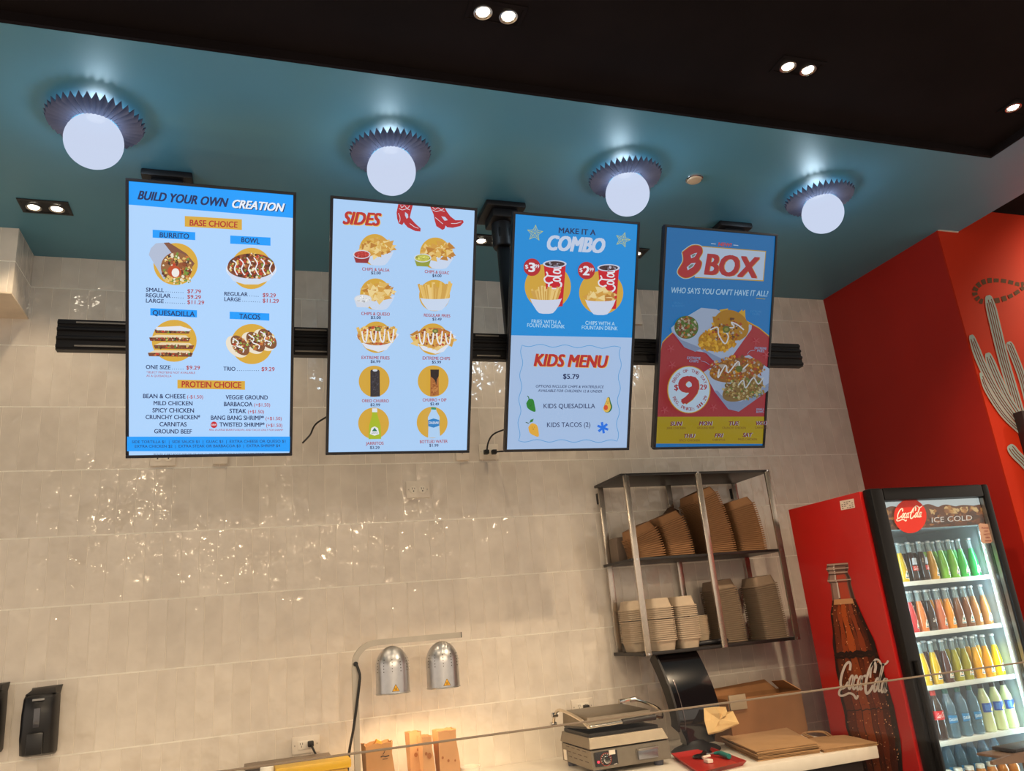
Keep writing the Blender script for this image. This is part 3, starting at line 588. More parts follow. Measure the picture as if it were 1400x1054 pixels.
c.poly([p[:2] for p in smooth([(173, 893, 0), (186, 878, 0), (205, 884, 0), (212, 904, 0), (213, 929, 0), (196, 926, 0), (178, 914, 0), (173, 893, 0)], 4)], (232, 176, 62)); c.poly([(177, 876), (182, 864), (194, 860), (190, 872)], (50, 130, 60)); c.line([(163, 874), (175, 878)], 3, (50, 90, 50))
for x, y, s in ((181, 806, 4), (481, 795, 3), (192, 896, 4)):
    for sx in (-1, 1): c.ell(x+sx*s, y-3, 1.2, 1.2, (24, 24, 24), 8, bump=False)
    c.line([(x-3, y+3), (x, y+5.5), (x+3, y+3)], 1.4, (24, 24, 24))
for k in range(3):
    a = .35+k*PI/3; c.line([(462+22*math.cos(a), 895+22*math.sin(a)), (462-22*math.cos(a), 895-22*math.sin(a))], 9, (18, 118, 236))
c.build('display', mat_screen('display_mid', .36), t)
# --- screen four
t, c = screen(.641, 'rightmost and dimmest menu screen, box of the day offer in blue, red and yellow', .632); c.off, c.sc = (860, 280), 2.927
c.raw(c.rect, (0, 112, 180)); RD = (150, 42, 54); W4 = (176, 196, 222)
arc = [(133, 554), (150, 535), (200, 490), (260, 462), (330, 448), (400, 450), (470, 468), (520, 495), (560, 528), (567, 536)]
c.poly([(80, 590)]+[(x, y-5) for x, y in arc]+[(640, 590), (640, 850), (80, 850)], (190, 150, 40)); c.poly([(80, 597)]+arc+[(640, 597), (640, 850), (80, 850)], RD)
def stripe(y0, y1, col): c.poly([(60, y0), (700, y0-1), (700, y1-2), (60, y1)], col)
stripe(848, 956, (160, 138, 16)); 
c.line([(328, 155), (347, 157)], 3, W4); c.line([(417, 161), (437, 163)], 3, W4); c.text('NEW!', 357, 164, 409, 168, 14, (196, 60, 60), .1, .03)
c.poly([(284, 164), (548, 185), (538, 306), (262, 292)], (190, 150, 40)); c.poly([(288, 168), (545, 188), (535, 302), (262, 289)], W4)
B_ = [p[:2] for p in smooth([(213, 190, 0), (250, 164, 0), (285, 166, 0), (293, 190, 0), (280, 216, 0), (290, 232, 0), (280, 262, 0), (250, 286, 0), (222, 292, 0), (200, 280, 0), (196, 262, 0), (216, 225, 0), (213, 190, 0)], 5)]
c.line(B_, 9, W4); c.line(B_, 5, (190, 150, 40)); c.poly(B_, (168, 42, 52))
for q in ([(245, 202), (262, 194), (272, 192), (262, 208), (248, 214)], [(230, 250), (248, 234), (266, 232), (256, 248), (234, 262)]): c.poly(q, W4); c.poly([(x*.6+np.mean([a for a, b in q])*.4, y*.6+np.mean([b for a, b in q])*.4) for x, y in q], (110, 130, 120))
c.text('BOX', 303, 277, 512, 292, 80, (168, 42, 52), .12, .035, (200, 140, 60), (3, 1))
c.text("WHO SAYS YOU CAN'T HAVE IT ALL?", 168, 352, 555, 367, 22, (160, 196, 226), .2, .015); c.line([(506, 374), (543, 377)], 2.5, (170, 150, 50))
LBL = (120, 160, 196)
c.text('SMALL', 176, 396, 214, 398, 8, (60, 130, 190)); c.text('BURRITO', 170, 408, 220, 410, 8, (60, 130, 190)); c.text('EXTREME', 482, 430, 527, 432, 8, (60, 130, 190)); c.text('CHIPS', 490, 441, 520, 443, 8, (60, 130, 190))
c.text('EXTREME', 500, 577, 548, 580, 9, LBL, .1); c.text('FRIES', 510, 588, 538, 590, 9, LBL, .1); c.text('EXTREME', 230, 617, 284, 619, 10, LBL, .1); c.text('CHIPS', 238, 629, 275, 631, 10, LBL, .1); c.text('SMALL', 506, 822, 538, 821, 8, LBL, .1); c.text('BOWL', 506, 832, 536, 831, 8, LBL, .1)
c.line([(284, 624), (305, 630), (318, 640)], 1.6, LBL, sm=3); c.line([(500, 582), (480, 585), (470, 598)], 1.6, LBL, sm=3)
TR4 = (150, 168, 196)
def star4(x, y, s):
    for k in range(5): c.line([(x, y), (x+s*math.cos(k*1.257+.4), y+s*math.sin(k*1.257+.4))], 3, (166, 70, 80), bump=False)
    c.layer += 1
for x, y in ((165, 575), (505, 545), (170, 640), (335, 810), (140, 820), (545, 600)): star4(x, y, 15)
c.poly([(165, 492), (195, 466), (285, 412), (345, 418), (488, 482), (486, 498), (420, 590), (392, 630), (360, 632), (300, 590), (262, 585), (200, 540), (168, 508)], TR4); c.poly([(168, 505), (205, 540), (262, 563), (300, 592), (364, 614), (392, 610), (392, 630), (358, 634), (330, 620), (298, 585), (285, 574), (262, 588), (218, 570)], (118, 136, 168))
c.ell(226, 490, 48, 46, (70, 96, 40)); bits(c, (226, 490, 42, 40), 110, [(150, 140, 120), (176, 170, 160), (120, 50, 30), (90, 60, 36), (70, 110, 40), (150, 100, 40)], 4, 10)
for _ in range(34):
    x, y = R.uniform(335, 465), R.uniform(430, 530); s = R.uniform(14, 26); a = R.uniform(0, 6)
    if (x-400)**2/70**2+(y-478)**2/62**2 < 1: c.poly([(x+s*math.cos(a+k), y+s*math.sin(a+k)) for k in (0, 1.8, 4.2)], R.choice([(176, 132, 30), (190, 150, 44), (150, 104, 26)]), False); c.layer += .3
c.layer = math.ceil(c.layer)+1
c.ell(345, 543, 74, 44, (160, 114, 26)); c.ell(404, 482, 72, 58, (158, 112, 26), rot=.5); bits(c, (345, 545, 78, 46), 130, [(190, 140, 30), (204, 158, 50), (170, 116, 24)], 6, 12); bits(c, (375, 500, 70, 50), 70, [(84, 50, 36), (150, 60, 30), (160, 150, 140), (110, 64, 40)], 4, 9)
squiggle(c, [(315, 500), (345, 490), (350, 520), (375, 555), (388, 525), (370, 495), (410, 490), (400, 470), (425, 480), (450, 500)], 5, (196, 200, 206)); c.ell(380, 498, 15, 14, (84, 96, 40)); c.ell(380, 498, 8, 7, (130, 130, 60))
c.poly([(290, 668), (335, 640), (470, 600), (552, 655), (549, 742), (430, 826), (388, 816), (332, 742)], TR4); c.poly([(330, 742), (345, 742), (380, 782), (440, 785), (549, 712), (549, 742), (430, 826), (388, 816)], (118, 136, 168))
c.ell(420, 660, 108, 48, (130, 84, 36), rot=-.15); c.ell(445, 735, 86, 42, (120, 96, 56), rot=-.4); bits(c, (420, 655, 110, 50), 240, [(190, 140, 40), (170, 116, 30), (110, 64, 40), (150, 60, 36), (160, 150, 140), (150, 100, 40)], 4, 10); bits(c, (445, 735, 85, 42), 240, [(160, 140, 90), (140, 110, 60), (80, 110, 50), (100, 70, 44), (170, 160, 120)], 3, 8)
squiggle(c, [(345, 655), (340, 690), (370, 640), (380, 670), (420, 625), (430, 660), (460, 635)], 5, (196, 200, 206)); squiggle(c, [(420, 720), (440, 700), (450, 730), (480, 690), (500, 715), (520, 690)], 5, (180, 186, 190)); c.ell(424, 655, 14, 13, (84, 96, 40))
c.ell(224, 737, 86, 94, (190, 150, 40)); c.ell(224, 737, 82, 91, (176, 200, 222))
c.text('9', 186, 790, 258, 791, 104, (160, 40, 50), .06, .035, (190, 150, 60), (2, 1)); c.text('$', 166, 739, 181, 739, 22, (160, 40, 50), 0, .02); c.text('.29', 262, 736, 294, 737, 20, (160, 40, 50), 0, .02)
c.arctext('BBOX OF THE DAY', 224, 737, 62, 70, PI*1.12, PI*1.90, 12, (150, 44, 54)); c.arctext('REG. PRICE: $11.29', 224, 737, 72, 82, PI*.88, PI*.10, 12, (150, 44, 54), True)
for d, s_, x0, x1, y in (('SUN', 'JERK CHICKEN', 145, 191, 878), ('MON', 'GROUND BEEF', 259, 310, 877), ('TUE', 'CRUNCHY CHICKEN', 377, 416, 877), ('WED', 'CARNITAS', 484, 524, 876), ('THU', 'SPICY CHICKEN', 198, 240, 926), ('FRI', 'CARNITAS', 319, 351, 924), ('SAT', 'MILD CHICKEN', 430, 467, 922)):
    c.text(d, x0, y, x1, y, 15, (110, 28, 44), .2, .035, W4, (2, 0)); m_ = (x0+x1)/2; w_ = len(s_)*3.1; c.text(s_, m_-w_, y+14, m_+w_, y+14, 8, (96, 50, 30), 0, 0)
c.build('display', mat_screen('display_dim', .30), t)
# ------------------------------------------------------------------ wall fittings
def z_(rel): return rel+CAMZ
SOCK = mat('socket_face', (232, 224, 210), .3); SLOTM = mat('socket_slots', (60, 52, 48), .6, var=0)
def outlet(x0, x1, z0, z1, label, duplex=True, horiz=True):
    cx, cz = (x0+x1)/2, (z0+z1)/2; t = thing('wall_outlet', (cx, 4, cz), label, 'wall outlet')
    G().box((x0, 3.992, z0), (x1, 4.0, z1), .003).build('cover_plate', WHITEP, t)
    if duplex:
        for s in (-1, 1):
            r = .020; ox = s*.024 if horiz else 0; oz = 0 if horiz else s*.021
            G().cyl((cx+ox, 3.992, cz+oz), (cx+ox, 3.989, cz+oz), r).build('socket', SOCK, t)
            g = G()
            for dx, dz, w, h in ((-.006, .005, .0012, .005), (.006, .005, .0012, .004), (0, -.008, .003, .003)): g.box((cx+ox+dx-w, 3.9884, cz+oz+dz-h), (cx+ox+dx+w, 3.9892, cz+oz+dz+h))
            g.build('slots', SLOTM, t)
    else:
        G().box((cx-.035, 3.989, cz-.018), (cx+.035, 3.992, cz+.018), .002).build('socket', SOCK, t)
        for s in (-1, 1):
            g = G()
            for dx, dz in ((-.005, .006), (.005, .006), (0, -.006)): g.box((cx+s*.02+dx-.0012, 3.9884, cz+dz-.004), (cx+s*.02+dx+.0012, 3.9892, cz+dz+.004))
            g.build('slots', SLOTM, t)
    for s in (-1, 1): G().cyl((cx+s*(x1-x0)*.4, 3.992, cz), (cx+s*(x1-x0)*.4, 3.9905, cz), .003, seg=10).build('screw', STEEL, t)
    return t
outlet(.758, .882, z_(.671), z_(.760), 'white duplex outlet alone on the tiles below the sides menu')
outlet(1.169, 1.28, z_(.870), z_(.955), 'white outlet with two black plugs in the gap beside the combo menu')
outlet(-.47, -.357, z_(.868), z_(.955), 'white outlet mostly hidden at the bottom left edge of the leftmost menu')
outlet(.18, .304, z_(-.48), z_(-.407), 'white outlet with one black plug low on the wall left of the heat lamp', False)
outlet(1.558, 1.678, z_(-.47), z_(-.396), 'white outlet behind the panini grill', False)
def plate(x0, x1, z0, z1, label):
    t = thing('blank_plate', ((x0+x1)/2, 4, z0), label, 'wall plate')
    G().box((x0, 3.988, z0), (x1, 4, z1), .003).build('cover', WHITEP, t); G().cyl(((x0+x1)/2, 3.988, (z0+z1)/2), ((x0+x1)/2, 3.9865, (z0+z1)/2), .003, seg=10).build('screw', STEEL, t)
plate(-.19, -.121, z_(.872), z_(.96), 'small white plate under the bottom edge of the build your own menu')
plate(1.036, 1.108, z_(.868), z_(.94), 'small white plate under the bottom right corner of the sides menu')
tag(G().box((2.13, 3.982, z_(1.70)), (2.279, 4.0, z_(1.942)), .003).build('light_patch_panel', mat('light_patch_white', (238, 226, 208), .4)), 'pale stand-in for a light patch high on the tiles right of the combo menu', 'light patch')  # made-up pale slab: a patch of downlight on the wall, given as colour
def plug_cord(plugc, path, label, r=.0045, angled=(0, -1, 0)):
    t = thing('power_cord', plugc, label, 'power cord'); p = Vector(plugc)
    g = G(); g.box((p.x-.013, 3.955, p.z-.012), (p.x+.013, 3.988, p.z+.012), .005); g.build('plug', CORD, t)
    G().tube(smooth([(p.x, 3.962, p.z)]+path, 7), r, 8).build('cable', CORD, t)
plug_cord((1.203, 3.99, z_(.905)), [(1.21, 3.94, z_(.955)), (1.235, 3.9, z_(.99)), (1.30, 3.8, z_(1.0)), (1.38, 3.55, z_(1.0)), (1.42, 3.33, z_(1.02))], 'black cord arching up from the left plug to the combo menu')
plug_cord((1.247, 3.99, z_(.905)), [(1.27, 3.94, z_(.90)), (1.30, 3.86, z_(.895)), (1.38, 3.6, z_(.93)), (1.45, 3.35, z_(.97))], 'black cord running sideways from the right plug behind the combo menu')
tag(G().tube(smooth([(.20, 3.36, 2.42), (.235, 3.42, 2.47), (.26, 3.40, 2.515), (.33, 3.33, 2.55), (.40, 3.26, 2.62)], 6), .004).build('signal_cable', CORD), 'thin black cable sagging between the first and second menu screens', 'cable')
plug_cord((.262, 3.99, z_(-.440)), [(.275, 3.93, z_(-.47)), (.29, 3.93, z_(-.50)), (.297, 3.98, z_(-.53)), (.27, 3.985, z_(-.64))], 'black cord drooping from the low outlet left of the heat lamp')
plug_cord((1.63, 3.99, z_(-.437)), [(1.66, 3.93, z_(-.45)), (1.68, 3.94, z_(-.52)), (1.68, 3.96, z_(-.64))], 'black cord plugged in behind the panini grill')
def soap(cx, cz, label, w=.125):
    t = thing('soap_dispenser', (cx, 4, cz-.135), label, 'soap dispenser'); y = 3.985; h = w/2
    g = G(); rings = []
    for z, k, d in ((-.135, .9, .03), (-.125, 1, .07), (-.06, 1.0, .095), (.03, .98, .10), (.09, .95, .092), (.108, .92, .07)):
        rings.append([(cx-h*k, y+.012, cz+z), (cx-h*k, y-d+.02, cz+z), (cx-h*k*.72, y-d, cz+z), (cx+h*k*.72, y-d, cz+z), (cx+h*k, y-d+.02, cz+z), (cx+h*k, y+.012, cz+z)])
    g.loft(rings); g.build('body', BLACK, t, 50)
    g = G(); g.loft([[(cx-h*.93, y+.014, cz+.10), (cx-h*.9, y-.072, cz+.107), (cx+h*.9, y-.072, cz+.107), (cx+h*.93, y+.014, cz+.10)], [(cx-h*.8, y+.014, cz+.132), (cx-h*.6, y-.05, cz+.124), (cx+h*.8, y-.05, cz+.128), (cx+h*1.05, y+.014, cz+.136)]]); g.build('hood', BLACK, t)
    G().box((cx-.012, y-.103, cz-.02), (cx+.012, y-.098, cz+.055), .003).build('level_window', mat('smoked_window', (70, 70, 76), .1, coat=1), t)
    G().box((cx-.03, y-.108, cz-.125), (cx+.03, y-.088, cz-.04), .006).build('push_bar', mat('push_bar_black', (30, 29, 30), .3), t)
    G().box((cx-.022, y-.099, cz+.082), (cx+.022, y-.093, cz+.09), .001).build('emblem', mat('emblem_grey', (150, 150, 152), .4), t)
    return t
soap(-.833, z_(-.215), 'black wall soap dispenser near the lower left corner of the picture')
soap(-1.02, z_(-.185), 'black dispenser sliver cut off by the left picture edge', .10)
# ------------------------------------------------------------------ back counter and its things
ZC = z_(-.65); CY = 3.10; CXR = 2.635
t = thing('back_counter', (.5, 3.55, 0), 'long white worktop counter along the tiled wall', 'counter')
G().box((-2.2, CY, ZC-.05), (CXR, 3.998, ZC), .004).build('worktop', WHITEC, t)
DKC = mat('dark_cabinet', (38, 32, 30), .5)
G().box((-2.2, CY+.06, .1), (CXR-.05, 3.98, ZC-.05)).build('cabinet', DKC, t); G().box((-2.2, CY+.1, 0), (CXR-.05, 3.98, .1)).build('plinth', BLACK, t)
for k in range(8): 
    d = G().box((-2.19+k*.597, CY+.042, .12), (-2.19+k*.597+.585, CY+.06, ZC-.06), .003).build('door', DKC, t)
    G().cyl((-2.19+k*.597+.54, CY+.025, .6), (-2.19+k*.597+.54, CY+.025, .75), .006).build('handle', STEEL, d)
# heat lamp
LY = 3.70; ALU = mat('spun_aluminium', (196, 196, 198), .32, .9, .04, 50); PX = .437
t = thing('heat_lamp', (PX, LY, ZC), 'silver twin dome heat lamp over the paper bags', 'heat lamp')
G().box((PX-.034, LY-.05, ZC), (PX+.034, LY+.05, ZC+.012), .004).build('foot', STEEL, t)
ar = smooth([(PX, LY, ZC+.012), (PX, LY, z_(-.30)), (PX, LY, z_(-.115)), (PX+.02, LY, z_(-.06)), (PX+.07, LY, z_(-.030)), (PX+.15, LY, z_(-.026)), (.7, LY, z_(-.026)), (.925, LY, z_(-.026))], 6)
g = G(); rings = []
for i, p in enumerate(ar):
    d = (ar[min(i+1, len(ar)-1)]-ar[max(i-1, 0)]).normalized(); n = Vector((-d.z, 0, d.x))*.0125
    rings.append([p+n+Vector((0, -.012, 0)), p-n+Vector((0, -.012, 0)), p-n+Vector((0, .012, 0)), p+n+Vector((0, .012, 0))])
g.loft(rings); g.build('arm', mat('lamp_arm', (176, 168, 156), .4, .6), t)
G().box((.925, LY-.013, z_(-.0385)), (.929, LY+.013, z_(-.0135)), .001).build('end_cap', BLACK, t)
WARN = mat_print('sticker_print', .4)
for cx in (.602, .832):
    zt, zb_ = z_(-.046), z_(-.248); r = .0745
    prof = [(r+.002, zb_), (r+.003, zb_+.004), (r, zb_+.006), (r, zb_+.11)]+[(r*math.cos(a), zb_+.11+(zt-zb_-.11)*math.sin(a)) for a in np.linspace(.1, PI/2, 9)]
    prof += [(r*.97*math.cos(a), zb_+.11+(zt-zb_-.113)*math.sin(a)) for a in np.linspace(PI/2-.05, .1, 7)]+[(r*.97, zb_+.1), (r*.98, zb_)]
    sh = G().lathe(prof, (cx, LY, 0), 48, cap0=False, cap1=False).build('lamp_shade', ALU, t)
    hl = mat('vent_hole', (60, 50, 44), .8, var=0)
    for k in range(6):
        a = -PI/2+(k-2.5)*.52+.1
        for j in range(5):
            z = zb_+.095+j*.0125; rr = r if z < zb_+.11 else r*math.cos(math.asin(min(1, (z-zb_-.11)/(zt-zb_-.11))))
            d = Vector((math.cos(a), math.sin(a), 0)); p = Vector((cx, LY, z))+d*(rr-.001)
            G().cyl(p, p+d*.0022, .0022, seg=8).build('vent_hole', hl, sh)
    c = Canvas(lambda x, y, cx=cx: Vector((cx+x, LY-math.sqrt(max(0, (r+.0006)**2-x*x)), zb_+.012+y)), (0, -1, 0)); c.curved = True; c.cstep = .002
    c.poly([(-.017, 0), (.017, 0), (0, .031)], (60, 44, 16)); c.poly([(-.0145, .0016), (.0145, .0016), (0, .0275)], (226, 168, 30)); 
    for x in (-.004, 0, .004): c.line([(x, .004), (x+.0015, .008), (x-.001, .012), (x, .016)], .0016, (70, 50, 16), bump=False)
    c.build('warning_sticker', WARN, sh)
    G().lathe([(0, -.015), (.03, -.012), (.042, .01), (.03, .04), (.015, .06), (.014, .09)], (cx, LY, zb_+.02), 24).build('heat_bulb', mat('bulb_glow', (255, 220, 160), .3, emis=6., ecol=(255, 205, 140)), t)
    spot('bulb_light', (cx, LY, zb_+.003), 3.6, t, 150, (1, .72, .42), .03)
cr = smooth([(PX+.004, LY-.015, z_(-.108)), (PX+.012, LY-.03, z_(-.135)), (PX+.016, LY-.032, z_(-.17)), (PX+.002, LY-.026, z_(-.27)), (PX-.015, LY-.02, z_(-.37)), (PX-.034, LY-.012, z_(-.46)), (PX-.05, LY+.01, z_(-.60)), (PX-.055, LY+.1, ZC+.007)], 6)
G().tube(cr, .006).build('cord', CORD, t); G().cyl((PX, LY-.01, z_(-.108)), (PX+.002, LY-.022, z_(-.108)), .010).build('cord_grommet', BLACK, t)
# paper bags under the lamp
def bag_shell(x0, x1, y0, y1, z0, z1, rnd, flare=.0, jag=.006):
    g = G(); n = 28; rings = []
    def rect(k, z, sx=1., jitter=0.):
        pts = []; cx, cy = (x0+x1)/2, (y0+y1)/2; hx, hy = (x1-x0)/2*sx, (y1-y0)/2
        for i in range(n):
            a = i/n*4; s = int(a); f = a-s
            p = [(-1+2*f, -1), (1, -1+2*f), (1-2*f, 1), (-1, 1-2*f)][s]
            cr_ = .003*math.sin(f*PI*2+k)*(1 if s % 2 == 0 else 2.2)
            pts.append((cx+p[0]*hx+(cr_ if s % 2 else 0)*(k > 0), cy+p[1]*hy+(cr_*.4 if not s % 2 else 0)*(k > 0), z+jitter*rnd.uniform(-1, 1)))
        return pts
    for k in range(6): rings.append(rect(k, z0+(z1-z0)*k/5, 1+flare*k/5, jag if k == 5 else (.003 if k else 0)))
    inner = [[(p[0]*.985+(x0+x1)/2*.015, p[1]*.97+(y0+y1)/2*.03, p[2]+(.004 if k == 0 else 0)) for p in r] for k, r in enumerate(rings)]
    g.loft(rings+inner[::-1], 0, True, True); return g
rn = random.Random(5)
BAGM = mat('paper_bag', (196, 148, 104), .8, 0, .08, 10, bump=.15); GREASE = mat('grease_stain', (138, 84, 44), .5, var=0)
def bag_spots(c, pts):
    for x, y, r in pts: c.ell(x, y, r, r*1.2, (150, 92, 50), 14)
t = thing('paper_bag', (.53, 3.74, ZC), 'open brown paper bag with a printed black mark left under the heat lamp', 'paper bag')
bag_shell(.475, .588, 3.69, 3.80, ZC, z_(-.445), rn, .05, .006).build('bag', mat('paper_bag_open', (176, 132, 88), .8, 0, .08, 10, bump=.15), t)
c = Canvas(lambda x, y: Vector((x, 3.6845, -y)), (0, -1, 0))
c.line([(.545, -z_(-.488)), (.553, -z_(-.478)), (.548, -z_(-.470)), (.557, -z_(-.474))], .003, (50, 36, 26))
c.line([(.535, -z_(-.497)), (.545, -z_(-.494)), (.555, -z_(-.498)), (.572, -z_(-.495))], .005, (60, 42, 30)); c.line([(.543, -z_(-.507)), (.565, -z_(-.506))], .003, (70, 50, 36))
c.build('printed_mark', WARN, t)
t = thing('food_in_bag', (.535, 3.745, z_(-.48)), 'yellow wrapped food poking out of the open paper bag', 'food')
G().prism([(.515, 3.735, z_(-.50)), (.555, 3.735, z_(-.50)), (.55, 3.735, z_(-.443)), (.53, 3.735, z_(-.432)), (.518, 3.735, z_(-.45))], (0, .04, 0)).build('wrapper', mat('orange_wrap', (236, 160, 70), .6), t)
for (x0, x1, y0, y1, zt, lab, sp, seed) in ((.68, .735, 3.78, 3.86, -.428, 'narrow brown paper bag at the back left of the three bags under the heat lamp', [(.705, -.52, .008), (.715, -.50, .005)], 1),
        (.714, .76, 3.66, 3.74, -.437, 'middle grease spotted brown paper bag under the heat lamp', [(.728, -.505, .006), (.742, -.515, .010)], 2),
        (.786, .872, 3.66, 3.76, -.423, 'tallest brown paper bag, rightmost under the heat lamp', [(.80, -.53, .005), (.825, -.545, .005), (.855, -.548, .004)], 3)):
    t = thing('paper_bag', ((x0+x1)/2, (y0+y1)/2, ZC), lab, 'paper bag'); bag_shell(x0, x1, y0, y1, ZC, z_(zt), random.Random(seed), 0, .002).build('bag', BAGM, t)
    c = Canvas(lambda x, y, yy=y0: Vector((x, yy-.0055, z_(y))), (0, -1, 0)); bag_spots(c, sp); c.build('grease_stain', WARN, t)
t = thing('paper_cup', (.925, 3.68, ZC), 'white paper cup with red print right of the paper bags', 'cup')
G().lathe([(.036, 0), (.044, .062), (.047, .064), (.047, .067), (.043, .066), (.035, .004)], (.925, 3.68, ZC), 32, cap1=True).build('cup', mat('white_paper', (240, 228, 214), .5), t)
c = Canvas(lambda x, y: Vector((.925+.0445*math.sin(x), 3.68-.0445*math.cos(x), ZC+y)), (0, -1, 0)); c.curved = True; c.ell(-.1, .042, .16, .006, (190, 50, 40)); c.ell(.35, .04, .1, .005, (190, 50, 40)); c.build('red_print', WARN, t)
# things cut off by the bottom edge at the left
t = thing('yellow_tub', (.25, 3.5, ZC), 'yellow tub lid cut off by the bottom picture edge left of the heat lamp', 'tub')
p0, p1 = atY(376, 1052, 3.50), atY(480, 1037, 3.50)
G().box((p0.x+.01, 3.50, ZC), (p1.x-.012, 3.66, p0.z-.03), .01).build('tub', mat('yellow_tub', (206, 160, 30), .4), t); G().box((p0.x, 3.49, p0.z-.03), (p1.x, 3.67, p0.z+.004), .008).build('lid', mat('yellow_lid', (214, 168, 28), .35), t)
BOTW = mat('squeeze_bottle_white', (232, 226, 214), .4)
for px, py, y, lab in ((365, 1047, 3.52, 'white capped squeeze bottle at the bottom edge left of the yellow tub'), (430, 1038, 3.76, 'white topped squeeze bottle behind the yellow tub')):
    p = atY(px, py, y); t = thing('squeeze_bottle', (p.x, y, ZC), lab, 'bottle')
    G().lathe([(.032, 0), (.034, .02), (.034, p.z-ZC-.06), (.02, p.z-ZC-.035)], (p.x, y, ZC), 24).build('bottle', BOTW, t); G().lathe([(.026, p.z-ZC-.036), (.026, p.z-ZC-.004), (.022, p.z-ZC)], (p.x, y, ZC), 24).build('cap', BOTW, t)
p0, p1 = atY(335, 1049, 3.8), atY(452, 1037, 3.8)
t = thing('storage_bin', ((p0.x+p1.x)/2, 3.87, ZC), 'dark bin against the wall behind the yellow tub', 'bin')
G().box((p0.x, 3.80, ZC), (p1.x, 3.92, p0.z-.012), .006).build('bin', mat('dark_bin', (60, 48, 40), .5), t); G().box((p0.x-.004, 3.796, p0.z-.012), (p1.x+.004, 3.926, p0.z), .003).build('rim', mat('bin_rim', (120, 104, 90), .5), t)
# panini grill
k_ = .63/.68; GY = 3.40; GX0 = 1.398; GX1 = 1.775; GB = 3.76
t = thing('panini_grill', ((GX0+GX1)/2, 3.58, ZC), 'stainless steel panini grill with a black handle on the white counter', 'grill')
SS = mat('grill_steel', (130, 120, 106), .4, .85, .05, 40); SSD = mat('cast_iron', (46, 42, 40), .55, .4)
for x in (GX0+.03, GX1-.05):
    for y in (GY+.03, GB-.04): G().cyl((x, y, ZC), (x, y, ZC+.024), .02, .024).build('foot', mat('foot_rubber', (64, 66, 80), .6), t)
zl = ZC+.022; zf = z_(-.553)
G().prism([(GX0, GY, zl), (GX0, GY+.012, zf), (GX0, GB, zf), (GX0, GB, zl)], (GX1-GX0, 0, 0)).build('housing', SS, t)
g = G()
for i in range(3):
    for j in range(4): g.box((GX0-.0012, GY+.05+j*.065+i*.01, zl+.025+i*.02), (GX0+.0005, GY+.085+j*.065+i*.01, zl+.0275+i*.02))
g.build('vent_slots', mat('slot_shadow', (80, 66, 52), .7, var=0), t)
zt = z_(-.503)
g = G(); g.loft([[(GX0+.006, GY+.018, zf+.001), (GX1-.006, GY+.018, zf+.001), (GX1-.006, GB-.004, zf+.001), (GX0+.006, GB-.004, zf+.001)], [(GX0-.004, GY+.006, zf+.008), (GX1+.0, GY+.006, zf+.008), (GX1, GB+.002, zf+.008), (GX0-.004, GB+.002, zf+.008)], [(GX0+.006, GY+.03, zt), (GX1-.012, GY+.03, zt), (GX1-.012, GB-.004, zt), (GX0+.006, GB-.004, zt)]]); g.build('drip_trough', SS, t)
G().box((GX0+.014, GY+.045, zt-.012), (GX1-.022, GB-.01, zt+.014), .004).build('lower_plate', SSD, t)
# upper lid, slightly raised at the front
ML = Matrix.Translation((0, GB-.02, zt+.018)) @ Matrix.Rotation(math.radians(-3.5), 4, 'X') @ Matrix.Translation((0, -(GB-.02), -(zt+.018)))
LX0, LX1, LY0, LY1 = GX0+.012, GX1-.05, GY+.04, GB-.02
G().box((LX0, LY0, zt+.016), (LX1, LY1, zt+.026), .003, M=ML).build('upper_plate', SSD, t)
g = G(); g.loft([[ML @ Vector(p) for p in r] for r in ([(LX0-.004, LY0-.004, zt+.026), (LX1+.004, LY0-.004, zt+.026), (LX1+.004, LY1, zt+.026), (LX0-.004, LY1, zt+.026)], [(LX0-.002, LY0, zt+.036), (LX1+.002, LY0, zt+.036), (LX1+.002, LY1, zt+.036), (LX0-.002, LY1, zt+.036)], [(LX0+.003, LY0+.004, zt+.062), (LX1-.003, LY0+.004, zt+.062), (LX1-.003, LY1, zt+.084), (LX0+.003, LY1, zt+.084)], [(LX0+.012, LY0+.016, zt+.067), (LX1-.012, LY0+.016, zt+.067), (LX1-.012, LY1-.01, zt+.090), (LX0+.012, LY1-.01, zt+.090)])]); g.build('lid', SS, t)
ROD = mat('polished_rod', (214, 204, 188), .15, 1., 0)
for x, s in ((LX0-.03, 1), (LX1+.10, -1)):
    xe = LX0-.006 if s > 0 else LX1+.004
    pts = [(x+s*.0, LY1+.06, z_(-.475)), (x, LY1+.03, z_(-.43)), (x, LY1-.03, z_(-.405)), (x+s*.005, LY1-.13, z_(-.41)), (xe, LY0+.06, z_(-.435)), (xe, LY0-.02, z_(-.457))] if s > 0 else [(LX1-.005, LY1-.01, z_(-.405)), (LX1+.05, LY1-.02, z_(-.402)), (LX1+.10, LY1-.06, z_(-.42)), (LX1+.115, LY1-.16, z_(-.445)), (LX1+.06, LY0+.02, z_(-.463)), (xe, LY0-.025, z_(-.452))]
    G().tube(smooth(pts, 6), .0075).build('lift_arm', ROD, t)
    for q in pts[:2]: G().cyl((q[0]-.014, q[1], q[2]), (q[0]+.014, q[1], q[2]), .012, seg=12).build('pivot_nut', CHROME, t)
G().prism([(LX1-.02, LY1-.02, z_(-.45)), (LX1-.02, LY1+.01, z_(-.45)), (LX1-.02, LY1-.002, z_(-.395)), (LX1-.02, LY1-.016, z_(-.395))], (.025, 0, 0)).build('hinge_bracket', STEEL, t)
G().cyl((LX0-.004, LY0-.024, z_(-.457)), (LX0+.16, LY0-.024, z_(-.4545)), .008).build('handle_bar', ROD, t)
G().cyl((LX0+.155, LY0-.024, z_(-.4545)), (LX1+.004, LY0-.024, z_(-.452)), .0125).build('handle', mat('black_grip', (34, 28, 25), .4), t)
fy = GY+.003
